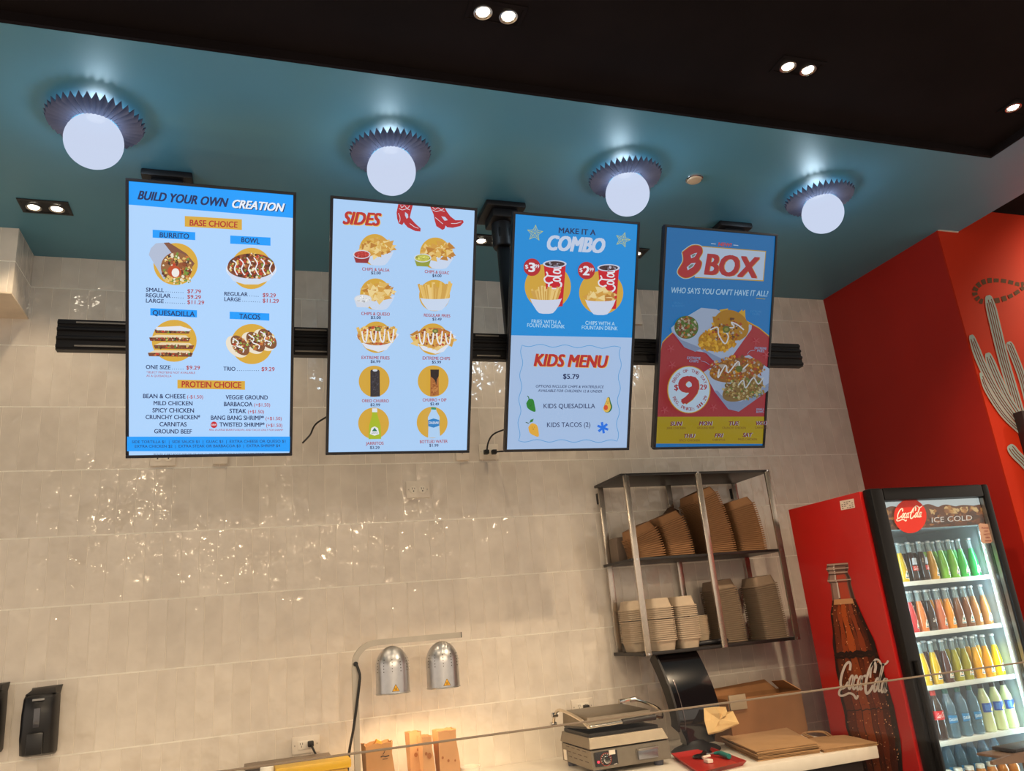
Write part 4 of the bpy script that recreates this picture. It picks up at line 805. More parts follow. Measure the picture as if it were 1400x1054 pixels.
pn = G().box((GX0+.012, fy-.006, zl+.012), (GX0+.118, fy+.006, zf-.006), .002).build('control_panel', BLACK, t)
kx, kz = GX0+.062, (zl+zf)/2+.0
c = Canvas(lambda x, y: Vector((kx+x, fy-.0062, kz-y)), (0, -1, 0)); c.ell(0, 0, .026, .026, (190, 60, 40)); c.ell(0, 0, .0245, .0245, (24, 22, 22))
for i in range(11):
    a = PI*.8+i*PI*1.4/10; c.line([(.019*math.cos(a), .019*math.sin(a)), (.023*math.cos(a), .023*math.sin(a))], .002, (220, 214, 204), bump=False)
c.layer += 1; c.line([(.034, .024), (.05, .022)], .003, (190, 186, 178)); c.build('dial_print', WARN, pn)
G().lathe([(.016, 0), (.0155, .012), (.012, .015)], (kx, fy-.006, kz), 28, 0, (0, -1, 0)).build('knob', CHROME, pn)
G().lathe([(.005, 0), (.004, .004), (0, .005)], (GX0+.025, fy-.006, kz-.006), 14, 0, (0, -1, 0)).build('indicator_light', mat('red_indicator', (255, 40, 50), .3, emis=1.5, ecol=(255, 40, 60)), pn)
G().box((GX0+.078, fy-.0075, zf-.022), (GX0+.108, fy-.005, zf-.004), .001).build('rating_label', WHITEP, pn)
dt = G().box((GX0+.215, fy-.014, zl+.016), (GX0+.31, fy+.004, zf-.014), .003).build('drip_drawer', mat('drawer_face', (150, 152, 160), .25, .8), t)
G().box((GX0+.213, fy-.022, zf-.022), (GX0+.312, fy-.004, zf-.014), .002).build('pull_lip', STEEL, dt)
G().box((GX0-.006, GB-.06, zl+.006), (GX0+.0, GB-.03, zl+.05), .002).build('corner_bracket', WHITEP, t)
# point of sale terminal seen from behind
t = thing('sales_terminal', (2.03, 3.60, ZC), 'glossy black curved sales terminal under the wall shelf', 'terminal')
GLB = mat('glossy_black', (20, 17, 20), .12, coat=.6, var=0); MTB = mat('matte_black', (26, 24, 25), .5)
bx = 2.015
g = G(); g.loft([[(bx+math.cos(a)*.125*k, 3.60+math.sin(a)*.09*k, ZC+z) for a in np.linspace(0, 2*PI, 33)[:-1]] for k, z in ((1, 0), (1.0, .008), (.86, .02), (.55, .032), (.42, .05))]); g.build('base', MTB, t)
def slab(profile, x_of, w, thick):
    rings = []
    for i, (y, z) in enumerate(profile):
        a, b = profile[max(i-1, 0)], profile[min(i+1, len(profile)-1)]; d = Vector((0, b[0]-a[0], b[1]-a[1])).normalized(); n = Vector((0, -d.z, d.y)); cx = x_of(i/(len(profile)-1)); hw = w(i/(len(profile)-1)); p = Vector((cx, y, z))
        rings.append([p+Vector((-hw, 0, 0)), p+Vector((-hw*.96, 0, 0))+n*thick, p+Vector((hw*.96, 0, 0))+n*thick, p+Vector((hw, 0, 0)), p+Vector((hw*.98, 0, 0))-n*thick*.9, p+Vector((-hw*.98, 0, 0))-n*thick*.9])
    return rings
pf = [(a[0], a[1]) for a in [(p.x, p.y) for p in smooth([(3.60, ZC+.04, 0), (3.59, ZC+.09, 0), (3.575, ZC+.15, 0), (3.60, ZC+.25, 0), (3.655, ZC+.35, 0), (3.72, ZC+.438, 0)], 5)]]
g = G(); g.loft(slab(pf, lambda q: bx+.015-.0*q, lambda q: .080+.042*min(1, max(0, (q-.1)/.3)), .028)); g.build('stand_and_screen', GLB, t, 30)
g = G(); n0 = int(len(pf)*.3); g.loft(slab(pf[n0:], lambda q: bx+.015-.118, lambda q: .006, .034)); g.build('side_shell', MTB, t, 30)
g = G(); g.loft([[p+Vector((.002, -.002, 0)) for p in r] for r in slab(pf[n0:n0+12], lambda q: bx+.015-.085+.07*q*0, lambda q: .0014, .0295)]); g.build('highlight_trim', mat('trim_grey', (120, 110, 110), .2, .6), t)
t = thing('paper_slip', (2.09, 3.50, z_(-.57)), 'crumpled tan paper stuck to the front of the black terminal', 'paper')
g = G(); ptsA = [atY(962, 968, 3.53), atY(978, 966, 3.50), atY(992, 966, 3.52), atY(994, 973, 3.49), atY(1002, 972, 3.49), atY(1010, 988, 3.46), atY(985, 999, 3.45), atY(968, 1003, 3.47), atY(963, 985, 3.50)]
cen = atY(984, 984, 3.47); mid = [ (p+cen)/2 + Vector((0, (-.014 if i % 2 else .008), 0)) for i, p in enumerate(ptsA)]
for lay, off in enumerate((0, .004, .010)):
    n = len(ptsA); o_ = Vector((off*.8, off, -off*.7))
    for i in range(n):
        j = (i+1) % n; g.poly([ptsA[i]+o_, ptsA[j]+o_, mid[j]+o_, mid[i]+o_]); g.poly([mid[i]+o_, mid[j]+o_, cen+o_])
g.build('slip', mat('tan_paper', (206, 172, 118), .75, 0, .06, 20, bump=.2), t, 15)
# red tray and what lies on it
t = thing('serving_tray', (1.9, 3.32, ZC), 'red plastic tray on the counter in front of the terminal', 'tray'); REDP = mat('red_plastic', (166, 32, 28), .4)
tp = [atZ(917, 1030, ZC+.02), atZ(972, 1021, ZC+.02), atZ(1021, 1040, ZC+.02), atZ(956, 1056, ZC+.02)]; tc_ = sum(tp, Vector())/4
g = G(); r_in = [tc_+(p-tc_)*.86 for p in tp]; g.loft([[Vector((*(tc_+(p-tc_)*.88).xy, ZC)) for p in tp], [p for p in tp], [tc_+(p-tc_)*.97 for p in tp], [Vector((*(tc_+(p-tc_)*.86).xy, ZC+.004)) for p in tp]]); g.build('tray', REDP, t, 20)
zt_ = ZC+.006
a, b = atZ(984, 1031, zt_+.01), atZ(1002, 1034, zt_+.01)
t = thing('box_cutter', (a.x, a.y, zt_), 'tool with a teal handle lying on the red tray', 'knife')
pp = [atZ(966, 1031, zt_+.01), atZ(976, 1030, zt_+.012), atZ(984, 1029.5, zt_+.014), atZ(991, 1032, zt_+.013), atZ(997, 1034, zt_+.012)]
G().tube(smooth(pp[1:], 5), [.005+.006*min(1, i/6) for i in range(16)], 10).build('handle', mat('teal_plastic', (24, 116, 110), .35), t)
G().tube([pp[0], (pp[0]+pp[1])/2, pp[1]], .004, 8).build('neck', STEEL, t)
p = atZ(957, 1036, zt_); t = thing('pizza_wheel', (p.x, p.y, zt_), 'black round headed tool lying on the red tray', 'tool')
G().lathe([(.0, 0), (.03, 0), (.034, .006), (.028, .012), (.008, .016), (0, .017)], (p.x, p.y, zt_), 28).build('head', GLB, t)
q = atZ(967, 1030, zt_); G().lathe([(.0, 0), (.02, 0), (.023, .007), (.016, .014), (0, .016)], (q.x, q.y, zt_), 24).build('guard', GLB, t); G().tube([p+Vector((0, 0, .008)), q+Vector((0, 0, .008))], .008).build('bar', BLACK, t)
p = atZ(970, 1036, zt_); q = atZ(961, 1038, zt_); r2 = atZ(971, 1043, zt_)
t = thing('white_clip', (p.x, p.y, zt_), 'small white plastic clip at the front of the red tray', 'clip')
G().tube([q+Vector((0, 0, .007)), p+Vector((0, 0, .008)), p+Vector((.004, 0, .008))], .006).build('arm', WHITEP, t); G().box((r2.x-.012, r2.y-.004, zt_), (r2.x+.014, r2.y+.035, zt_+.014), .003).build('tab', WHITEP, t)
# open cardboard box
t = thing('cardboard_box', (2.48, 3.66, ZC), 'open brown cardboard box on the counter right of the black terminal', 'box')
BX0, BX1, BY0, BY1 = 2.225, 2.66, 3.60, 3.78; zt = z_(-.445); th = .005
for nm, a, b in (('front_panel', (BX0, BY0, ZC), (BX1, BY0+th, zt)), ('back_panel', (BX0, BY1-th, ZC), (BX1, BY1, zt+.0)), ('left_panel', (BX0, BY0+th, ZC), (BX0+th, BY1-th, zt)), ('right_panel', (BX1-th, BY0+th, ZC), (BX1, BY1-th, zt)), ('bottom_panel', (BX0+th, BY0+th, ZC), (BX1-th, BY1-th, ZC+th))): G().box(a, b).build(nm, CARD, t)
G().prism([(BX0+.03, BY1-th, zt), (BX1-.02, BY1-th, zt), (BX1-.06, BY1+.03, zt+.05), (BX0+.06, BY1+.03, zt+.035)], (0, .004, 0)).build('back_flap', CARD, t)
G().prism([(BX1, BY0, zt), (BX1, BY1, zt), (BX1-.04, BY1-.0, zt+.04), (BX1-.05, BY0+.06, zt+.05)], (.004, 0, .001)).build('side_flap', mat('card_light', (178, 126, 80), .8, 0, .08, 14), t)
G().box((BX0+.005, BY0-.012, zt-.05), (BX0+.10, BY0-.002, zt+.018), .001).build('packing_label', mat('grey_label', (150, 134, 112), .6), t)
# paper carrier bags lying flat in two piles
FBAG = mat('flat_bag_paper', (166, 128, 88), .8, 0, .08, 10, bump=.1)
def flat_pile(cor, n, dz, label, grp, handles):
    for i in range(n):
        o = [Vector((p.x+rn.uniform(-.010, .006), p.y+rn.uniform(-.010, .008), ZC+.001+i*dz)) for p in cor]
        t = thing('carrier_bag', (cor[0].x, cor[0].y, ZC+i*dz), label if i < n-1 else label.replace('lying flat inside', 'topmost of'), 'paper bag', grp if i < n-1 else None)
        ce = sum(o, Vector())/4; rg = []
        for z in (0, dz*.6): rg.append([Vector((*(o[k]+(o[(k+1) % 4]-o[k])*f).xy, ZC+.001+i*dz+z+(.001*math.sin(f*9+k+i) if z else 0))) for k in range(4) for f in (0, .25, .5, .75)])
        G().loft(rg).build('bag', FBAG, t)
        if handles and i == n-1:
            a, b = o[3]+(o[2]-o[3])*.2, o[3]+(o[2]-o[3])*.6
            for s in (0, .016): G().tube(smooth([a+Vector((s, -.02, dz)), a+Vector((s-.005, .03, dz+.012)), (a+b)/2+Vector((s, .045, dz+.016)), b+Vector((s+.005, .03, dz+.012)), b+Vector((s, -.02, dz))], 5), .004).build('twisted_handle', mat('paper_cord', (150, 112, 74), .8), t)
zz = ZC+.03
flat_pile([atZ(1037, 1038, ZC+.01), atZ(1121, 1026, ZC+.01), atZ(1078, 1004, ZC+.01), atZ(989, 1016, ZC+.01)], 7, .0062, 'brown paper carrier bag lying flat inside the pile beside the red tray', 'carrier bags in the pile beside the red tray', False)
flat_pile([atZ(1125, 1027, ZC+.006), atZ(1199, 1016.5, ZC+.006), atZ(1152, 1006, ZC+.006), atZ(1094, 1011, ZC+.006)], 3, .0042, 'brown paper carrier bag lying flat inside the small pile at the counter end', 'carrier bags in the small pile at the counter end', True)
# ------------------------------------------------------------------ wall shelf
SX0, SX1, SF, SB = 1.83, 2.745, 3.645, 3.992
t = thing('wall_shelf', ((SX0+SX1)/2, 3.82, z_(-.2)), 'black and steel wall shelf holding takeout boxes beside the red cooler', 'shelf')
SHB = mat('shelf_board', (30, 26, 26), .4)
for z, th in ((.69, .014), (.253, .014), (-.206, .016)): G().box((SX0-.004, SF, z_(z)), (SX1+.004, SB, z_(z+th)), .002).build('shelf_board', SHB, t)
POSTM = mat('post_steel', (196, 186, 174), .25, .9, .05, 30)
for x in (SX0+.004, (SX0+SX1)/2-.022, SX1-.036):
    for y0, y1 in ((SF-.013, SF-.001), (SB-.030, SB-.018)):
        pb = G().box((x, y0, z_(-.206)), (x+.033, y1, z_(.692)), .003).build('post', POSTM, t)
        if y0 < 3.8:
            for z in (-.198, .26, .696): G().cyl((x+.0165, y0+.001, z_(z)), (x+.0165, y0-.003, z_(z)), .005, seg=12).build('screw', CHROME, pb)
for x in (SX0+.004, SX1-.036): G().box((x, SB-.018, z_(.60)), (x+.033, 4.0, z_(.66)), .002).build('wall_bracket', BLACKM, t)
def tray_mesh(a, b, h, r0, mt, name='takeout_tray', inv=False):
    """nesting fibre tray: rounded rim, sloping walls, real sheet thickness"""
    g = G(); n = 20
    def rr(sx, sy, z, c=.022):
        pts = []
        for (qx, qy), a0 in (((1, 1), 0), ((-1, 1), PI/2), ((-1, -1), PI), ((1, -1), 1.5*PI)):
            for k in range(4):
                q = a0+k*PI/6; pts.append((qx*(sx-c)+c*math.cos(q), qy*(sy-c)+c*math.sin(q), z))
        return pts
    s = -1 if inv else 1; z = (lambda q: h-q) if inv else (lambda q: q)
    w = lambda q: r0+(.92-r0)*q/h
    out = [rr(a*r0, b*r0, z(0)), rr(a*w(h-.006), b*w(h-.006), z(h-.006)), rr(a, b, z(h-.005)), rr(a, b, z(h))]
    inn = [rr(a*(w(h)-.01), b*(w(h)-.01), z(h)), rr(a*(w(.003)-.01), b*(w(.003)-.01), z(.003))]
    g.loft(out+inn, 0, True, True)
    return g.build(name, mt)
KR2 = mat('kraft_board', (150, 108, 70), .75, 0, .06, 30); FIB = mat('fibre_white', (186, 168, 146), .75, 0, .05, 30); FIBG = mat('fibre_tan', (134, 114, 94), .75, 0, .05, 30)
def pile(proto, x, y, z0, n, pitch, lean0, lean1, rot, label, grp, top, first):
    """a nested pile whose upper layers slump sideways"""
    p = Vector((x, y, z0)); ang = lean0
    for i in range(n):
        M = Matrix.Translation(p) @ Matrix.Rotation(ang, 4, 'Y') @ Matrix.Rotation(rot+rn.uniform(-.003, .003), 4, 'Z')
        o = proto if first and i == 0 else proto.copy()
        if o is not proto: C.objects.link(o)
        o.matrix_world = M; last = i == n-1
        o['label'] = top if last else label; o['category'] = 'takeout box'
        if not last: o['group'] = grp
        elif 'group' in o: del o['group']
        q = (i+1)/n; ang = lean0+(lean1-lean0)*q; p = p+Matrix.Rotation(ang, 3, 'Y') @ Vector((0, 0, pitch))
ZM = z_(.268)
pk = tray_mesh(.078, .088, .045, .78, KR2, inv=True); pk2 = tray_mesh(.085, .1, .045, .78, KR2, inv=True)
pile(pk, 1.975, 3.76, ZM+.004, 13, .0105, -.03, -.40, 0, 'kraft takeout box nested in the lowest leaning pile on the upper shelf', 'kraft boxes in the low leaning pile', 'topmost kraft takeout box of the low leaning pile at the upper left', True)
pile(pk, 2.145, 3.76, ZM+.004, 18, .0105, -.02, -.33, .03, 'kraft takeout box nested in the second leaning pile on the upper shelf', 'kraft boxes in the second leaning pile', 'topmost kraft takeout box of the second pile, tipped beside the middle post', False)
pile(pk2, 2.41, 3.79, ZM+.004, 30, .0105, -.0, -.36, 0, 'kraft takeout box nested in the tallest leaning pile on the upper shelf', 'kraft boxes in the tallest pile', 'topmost kraft takeout box of the tallest pile right of the middle post', True)
pile(pk2, 2.605, 3.79, ZM+.004, 24, .0105, .02, -.24, 0, 'kraft takeout box nested in the rightmost pile on the upper shelf', 'kraft boxes in the rightmost upper pile', 'topmost kraft takeout box of the rightmost pile on the upper shelf', False)
dk = mat('dark_box_card', (84, 60, 42), .8, 0, .08, 12)
t = thing('folded_carton', (2.27, 3.93, ZM), 'dark brown folded carton standing behind the piles on the upper shelf', 'carton')
G().prism([(2.20, 3.92, ZM+.001), (2.31, 3.92, ZM+.001), (2.30, 3.92, ZM+.27), (2.25, 3.92, ZM+.29), (2.21, 3.92, ZM+.25)], (0, .03, 0)).build('panel', dk, t)
t = thing('folded_carton', (1.88, 3.95, ZM), 'low grey carton lying at the far left of the upper shelf', 'carton'); G().box((1.84+.02, 3.86, ZM+.001), (1.935, 3.96, ZM+.13), .004).build('panel', mat('grey_card', (120, 104, 90), .8), t)
ZL = z_(-.19)
ft = tray_mesh(.062, .075, .05, .78, FIB); fi = tray_mesh(.062, .075, .05, .76, FIB, inv=True)
kf = True
for x, y, nm in ((1.915, 3.882, 'back left'), (1.975, 3.725, 'front left'), (2.10, 3.882, 'back right'), (2.112, 3.725, 'front right')):
    pile(ft, x, y, ZL+.0, 11, .0098, 0, 0, 0, f'pale takeout tray in the lower half of the {nm} pile on the lower shelf', f'pale trays in the {nm} pile', f'topmost upright pale takeout tray of the {nm} pile on the lower shelf', kf)
    pile(fi, x, y, ZL+.0+11*.0098+.046, 6, .0098, 0, 0, 0, f'upturned pale takeout lid in the {nm} pile on the lower shelf', f'pale lids in the {nm} pile', f'topmost upturned pale takeout lid of the {nm} pile on the lower shelf', kf); kf = False
fg = tray_mesh(.075, .085, .05, .78, FIBG, inv=True)
for x, y, n, nm, f in ((2.452, 3.86, 27, 'tall tan', True), (2.645, 3.765, 27, 'rightmost tan', False)):
    pile(fg, x, y, ZL+.0, n, .0105, .0, -.10, 0, f'tan takeout tray in the {nm} pile on the lower shelf', f'tan trays in the {nm} pile', f'topmost tan takeout tray of the {nm} pile on the lower shelf', f)
CLR = mat('clear_plastic', (196, 178, 152), .15, 0, .05, 30, coat=.4)
cl = G().lathe([(.034, 0), (.046, .05), (.049, .051), (.049, .054), (.0453, .0535), (.033, .003)], (0, 0, 0), 28).build('deli_cup', CLR)
for i in range(12):
    o = cl if i == 0 else cl.copy()
    if i: C.objects.link(o)
    o.location = (2.27, 3.83, ZL+.001+i*.0085); tag(o, 'clear plastic cup nested in the short stack on the lower shelf' if i < 11 else 'topmost clear plastic cup of the short stack on the lower shelf', 'cup', 'clear cups on the lower shelf' if i < 11 else None)
    if i == 11 and 'group' in o: del o['group']
t = thing('pouch', (2.27, 3.70, ZL), 'flat black pouch lying at the front edge of the lower shelf', 'pouch')
g = G(); g.tube([(2.155, 3.69, ZL+.013), (2.165, 3.69, ZL+.014), (2.29, 3.69, ZL+.016), (2.335, 3.69, ZL+.015), (2.34, 3.69, ZL+.014)], [.008, .0125, .0125, .012, .007], 14); g.build('pouch', BLACK, t)
G().cyl((2.142, 3.69, ZL+.013), (2.157, 3.69, ZL+.013), .009).build('end_cap', BLACKM, t)
# ------------------------------------------------------------------ drinks cooler
FX0, FX1, FB0, FB1, FD, FT = 2.695, 3.44, 2.945, 3.475, 2.885, z_(.452)
FRED = mat('cooler_red', (176, 22, 20), .35, 0, .03, 4, coat=.2); LINER = mat('cooler_liner', (150, 166, 172), .4)
t = thing('drinks_cooler', ((FX0+FX1)/2, (FB0+FB1)/2, 0), 'tall red glass door drinks cooler with a giant cola bottle printed on its side', 'refrigerator'); cooler = t
side = G().box((FX0, FB0, .06), (FX0+.022, FB1, FT), .002).build('side_panel', FRED, t)
G().box((FX1-.022, FB0, .06), (FX1, FB1, FT), .002).build('side_panel', FRED, t)
G().box((FX0+.022, FB0, FT-.04), (FX1-.022, FB1, FT), .002).build('top_panel', mat('cooler_black', (24, 20, 20), .35), t)
g = G(); g.box((FX0+.022, FB1-.02, .06), (FX1-.022, FB1, FT-.04)); g.build('back_panel', FRED, t)
g = G(); g.box((FX0+.022, FB0+.005, .35), (FX0+.045, FB1-.02, FT-.04)); g.box((FX1-.045, FB0+.005, .35), (FX1-.022, FB1-.02, FT-.04)); g.box((FX0+.045, FB1-.04, .35), (FX1-.045, FB1-.02, FT-.04)); g.box((FX0+.045, FB0+.005, .33), (FX1-.045, FB1-.02, .35)); g.box((FX0+.045, FB0+.09, FT-.18), (FX1-.045, FB1-.02, FT-.16)); g.build('liner', LINER, t)
G().box((FX0+.022, FB0, 0), (FX1-.022, FB1-.02, .33), .004).build('grille_base', BLACK, t)
DBL = mat('door_black', (13, 11, 12), .35, spec=.3)
dr = G().box((FX0+.012, FD, .10), (FX0+.085, FB0-.003, FT+.005), .012).build('door', DBL, t)
g = G(); g.box((FX1-.052, FD, .10), (FX1-.012, FB0-.003, FT+.005), .012); g.box((FX0+.085, FD, FT-.056), (FX1-.052, FB0-.003, FT+.005), .012); g.box((FX0+.085, FD, .10), (FX1-.052, FB0-.003, .36), .012); g.build('door_frame', DBL, dr)
G().box((FX0+.03, FD-.028, .75), (FX0+.052, FD, 1.30), .008).build('door_handle', DBL, dr)
G().box((FX1-.056, FD+.012, .36), (FX1-.0525, FD+.03, FT-.06)).build('door_trim', mat('door_trim', (150, 146, 140), .3, .8), dr)
GLASS = mat_glass('cooler_glass', (.97, .985, .98), .05)
G().box((FX0+.085, FD+.022, .36), (FX1-.056, FD+.028, FT-.056)).build('glass_pane', GLASS, dr)
for z in (.025, -.200, -.428, -.658, -.885):
    sh = G().box((FX0+.046, 2.985, z_(z)-.006), (FX1-.046, 3.43, z_(z)), .001).build('cooler_shelf', mat('shelf_white', (228, 232, 232), .35), t)
    G().box((FX0+.046, 2.978, z_(z)-.014), (FX1-.046, 2.985, z_(z)+.006), .001).build('price_rail', mat('price_rail', (214, 222, 220), .3), sh)
LEDM = mat('led_dot', (225, 240, 255), .3, emis=3.5, ecol=(215, 236, 255))
for sx, xx in ((-1, FX1-.0455), (1, FX0+.0455)):
    st = G().box((min(xx, xx+sx*.008), 2.952, .40), (max(xx, xx+sx*.008), 2.972, FT-.17), .001).build('led_strip', mat('led_strip', (210, 225, 232), .4), t)
    g = G()
    for i in range(39): z = .44+i*.0365; g.box((min(xx+sx*.008, xx+sx*.010), 2.958, z), (max(xx+sx*.008, xx+sx*.010), 2.965, z+.008))
    d_ = g.build('led_dots', LEDM, st); d_['kind'] = 'stuff'
    for zc in (.70, 1.16, 1.62):
        l = bpy.data.lights.new('led_light', 'AREA'); l.shape = 'RECTANGLE'; l.size = .03; l.size_y = .42; l.energy = .62; l.color = (.68, .92, 1)
        o = bpy.data.objects.new('led_light', l); C.objects.link(o)
        d = Vector((sx*.9, .7, 0)).normalized(); zx = -d; yx = Vector((0, 0, 1)); xx_ = yx.cross(zx)
        o.matrix_world = Matrix(((xx_.x, yx.x, zx.x, xx+sx*.013), (xx_.y, yx.y, zx.y, 2.955), (xx_.z, yx.z, zx.z, zc), (0, 0, 0, 1))); o.parent = t; o.matrix_parent_inverse = XF[t.name].inverted()
# lit header panel inside the door
HY = FD+.034
hd = G().box((FX0+.085, HY, z_(.264)), (FX1-.056, HY+.05, FT-.056), .001).build('header_box', LINER, t)
c = Canvas(lambda x, y: atY(x, y, HY-.0008), (0, -1, 0), (1190, 660), 5.271)
hx0, hx1, hz0, hz1 = FX0+.086, FX1-.057, z_(.266), FT-.058
def hq(u, v): return Vector((hx0+(hx1-hx0)*u, HY-.0008, hz0+(hz1-hz0)*v))
c.raw([hq(0, 0), hq(1, 0), hq(1, 1), hq(0, 1)], (196, 206, 206))
top = [(u, .72+.16*abs(math.sin(u*17))*(.6+.4*math.sin(u*5))) for u in np.linspace(0, 1, 40)]
c.raw([hq(0, 0), hq(1, 0)]+[hq(u, v) for u, v in top[::-1]], (104, 52, 24))
hr = random.Random(9)
for i in range(150):
    u, v = hr.random(), hr.uniform(.12, .68); s = hr.uniform(.02, .06); k = hr.randint(3, 6); ph = hr.uniform(0, 6)
    col = hr.choice([(150, 86, 40), (176, 110, 54), (120, 62, 28), (84, 40, 20)] if v < .5 else [(206, 150, 84), (226, 184, 120), (184, 122, 60), (150, 90, 44)])
    c.raw([hq(min(1, max(0, u+s*.8*math.cos(ph+2*PI*j/k)*hr.uniform(.6, 1))), min(.86, max(0, v+s*2.6*math.sin(ph+2*PI*j/k)*hr.uniform(.6, 1)))) for j in range(k)], col); c.layer -= .8
for i in range(60):
    u, v = hr.random(), hr.uniform(0, .34); s = .03; c.raw([hq(min(1, max(0, u+s*math.cos(2*PI*j/5))), max(0, v+s*2*math.sin(2*PI*j/5))) for j in range(5)], hr.choice([(58, 28, 18), (70, 34, 20), (84, 42, 24)])); c.layer -= .8
c.layer = math.ceil(c.layer)+1
c.text('ICE COLD', 436, 288, 727, 270, 36, (236, 226, 212), .02, .0)
c.build('header_sign', mat_screen('header_sign', .34), hd)
c = Canvas(lambda x, y: atY(x, y, FD+.0215), (0, -1, 0), (1190, 660), 5.271)
c.ell(287, 240, 117, 123, (206, 44, 28), 48); c.script(188, 256, 43, -2, 4, -68, 6, (244, 236, 226))
disc = c.build('round_decal', mat_print('decal_print', .4), dr)
c = Canvas(lambda x, y: atY(x, y, FD+.0215), (0, -1, 0), (1190, 660), 5.271)
c.poly([(778, 300), (790, 292), (845, 296), (856, 306), (878, 420), (868, 434), (812, 436), (800, 426)], (190, 150, 128))
for k, (w_, tx) in enumerate(((52, 'PLEASE'), (26, 'DO'), (44, 'NOT'), (30, 'OPEN'), (44, 'DOOR'))): c.text(tx, 816+k*5-w_/2+12, 332+k*23, 816+k*5+w_/2+12, 331+k*23, 12, (130, 50, 44), 0, .02)
c.build('door_sticker', mat_print('decal_print', .4), dr)
# printed bottle on the side panel (flat artwork)
c = Canvas(lambda x, y: atX(x, y, FX0-.0008), (-1, 0, 0), (1120, 740), 3.357)
L_ = [(36, 110), (32, 130), (44, 145), (38, 185), (52, 195), (60, 270), (56, 330), (62, 400), (66, 460), (72, 540), (84, 600), (96, 680), (110, 760), (130, 860), (160, 980), (185, 1080)]
R_ = [(132, 104), (136, 130), (130, 145), (148, 180), (146, 200), (166, 270), (190, 330), (222, 400), (250, 460), (272, 530), (292, 600), (318, 680), (340, 760), (362, 860), (380, 980), (385, 1080)]
def side_of(pts, y):
    return float(np.interp(y, [q[1] for q in pts], [q[0] for q in pts]))
def across(y, f): a, b = side_of(L_, y), side_of(R_, y); return (a+(b-a)*f, y-(f*(b-a))*.07)
ys = list(np.linspace(275, 1060, 60))
def strip(f0, f1, y0, y1, col, n=30, wob=0):
    yy = np.linspace(y0, y1, n); c.poly([across(y, f0+wob*math.sin(y*.05)) for y in yy]+[across(y, f1+wob*math.sin(y*.041+1)) for y in yy[::-1]], col)
yy = np.linspace(104, 280, 20); c.poly([across(y, 0) for y in yy]+[across(y, 1) for y in yy[::-1]], (120, 84, 72))
strip(.08, .3, 110, 270, (150, 120, 108), 12); strip(.38, .8, 150, 268, (176, 66, 44), 12); strip(.86, .96, 120, 270, (70, 44, 40), 12); strip(.3, .36, 110, 262, (206, 190, 180), 10)
for y in (108, 128, 146, 182): c.line([across(y, f) for f in np.linspace(0, 1, 8)], 5, (176, 150, 136)); c.line([across(y+8, f) for f in np.linspace(.02, .98, 8)], 4, (76, 52, 46))
yy = np.linspace(272, 1070, 60); c.poly([across(y, 0) for y in yy]+[across(y, 1) for y in yy[::-1]], (74, 28, 16))
for f0, f1, col in ((.06, .2, (110, 44, 22)), (.22, .34, (150, 62, 26)), (.36, .52, (176, 78, 30)), (.54, .62, (120, 48, 20)), (.64, .76, (140, 56, 24)), (.78, .84, (90, 34, 18)), (.9, 1.0, (34, 14, 12)), (0, .05, (36, 16, 14))): strip(f0, f1, 285, 520, col, 30, .012); strip(f0, f1, 540, 1070, tuple(int(v*.8) for v in col), 40, .012)
strip(.1, .9, 268, 292, (196, 140, 96), 8)
pr = random.Random(4)
for i in range(380):
    y = pr.uniform(290, 1050); x, y2 = across(y, pr.uniform(.04, .96)); c.ell(x, y2, pr.uniform(1, 3.2), pr.uniform(1.4, 4), pr.choice([(200, 130, 80), (150, 80, 44), (40, 16, 12), (226, 170, 120), (96, 40, 22)]), 7, bump=False)
c.layer += 1
for y, w_ in ((520, 26), (535, 14), (780, 8)):
    c.line([(across(y, f)[0], across(y, f)[1]+pr.uniform(-6, 6)) for f in np.linspace(.02, .98, 22)], w_*.7, (34, 14, 12) if y < 700 else (50, 20, 14))
c.script(92, 672, 53, 5.5, 4, -122, 9, (214, 204, 196)); 
c.build('bottle_print', mat_print('side_print', .35, .2), side)
c = Canvas(lambda x, y: atX(x, y, FX0-.0008), (-1, 0, 0)); c.poly([(1148, 685), (1167, 681.5), (1169, 694), (1150, 697.5)], (222, 206, 190))
for k in range(4):
    for j in range(5): 
        if (k*5+j) % 4: c.line([(1150+j*3.4+k*.4, 687.6+k*2.6-j*.6), (1152.2+j*3.4+k*.4, 687.2+k*2.6-j*.6)], 1.0, (90, 70, 64), bump=False)
c.build('rating_sticker', mat_print('side_print', .35, .2), side)
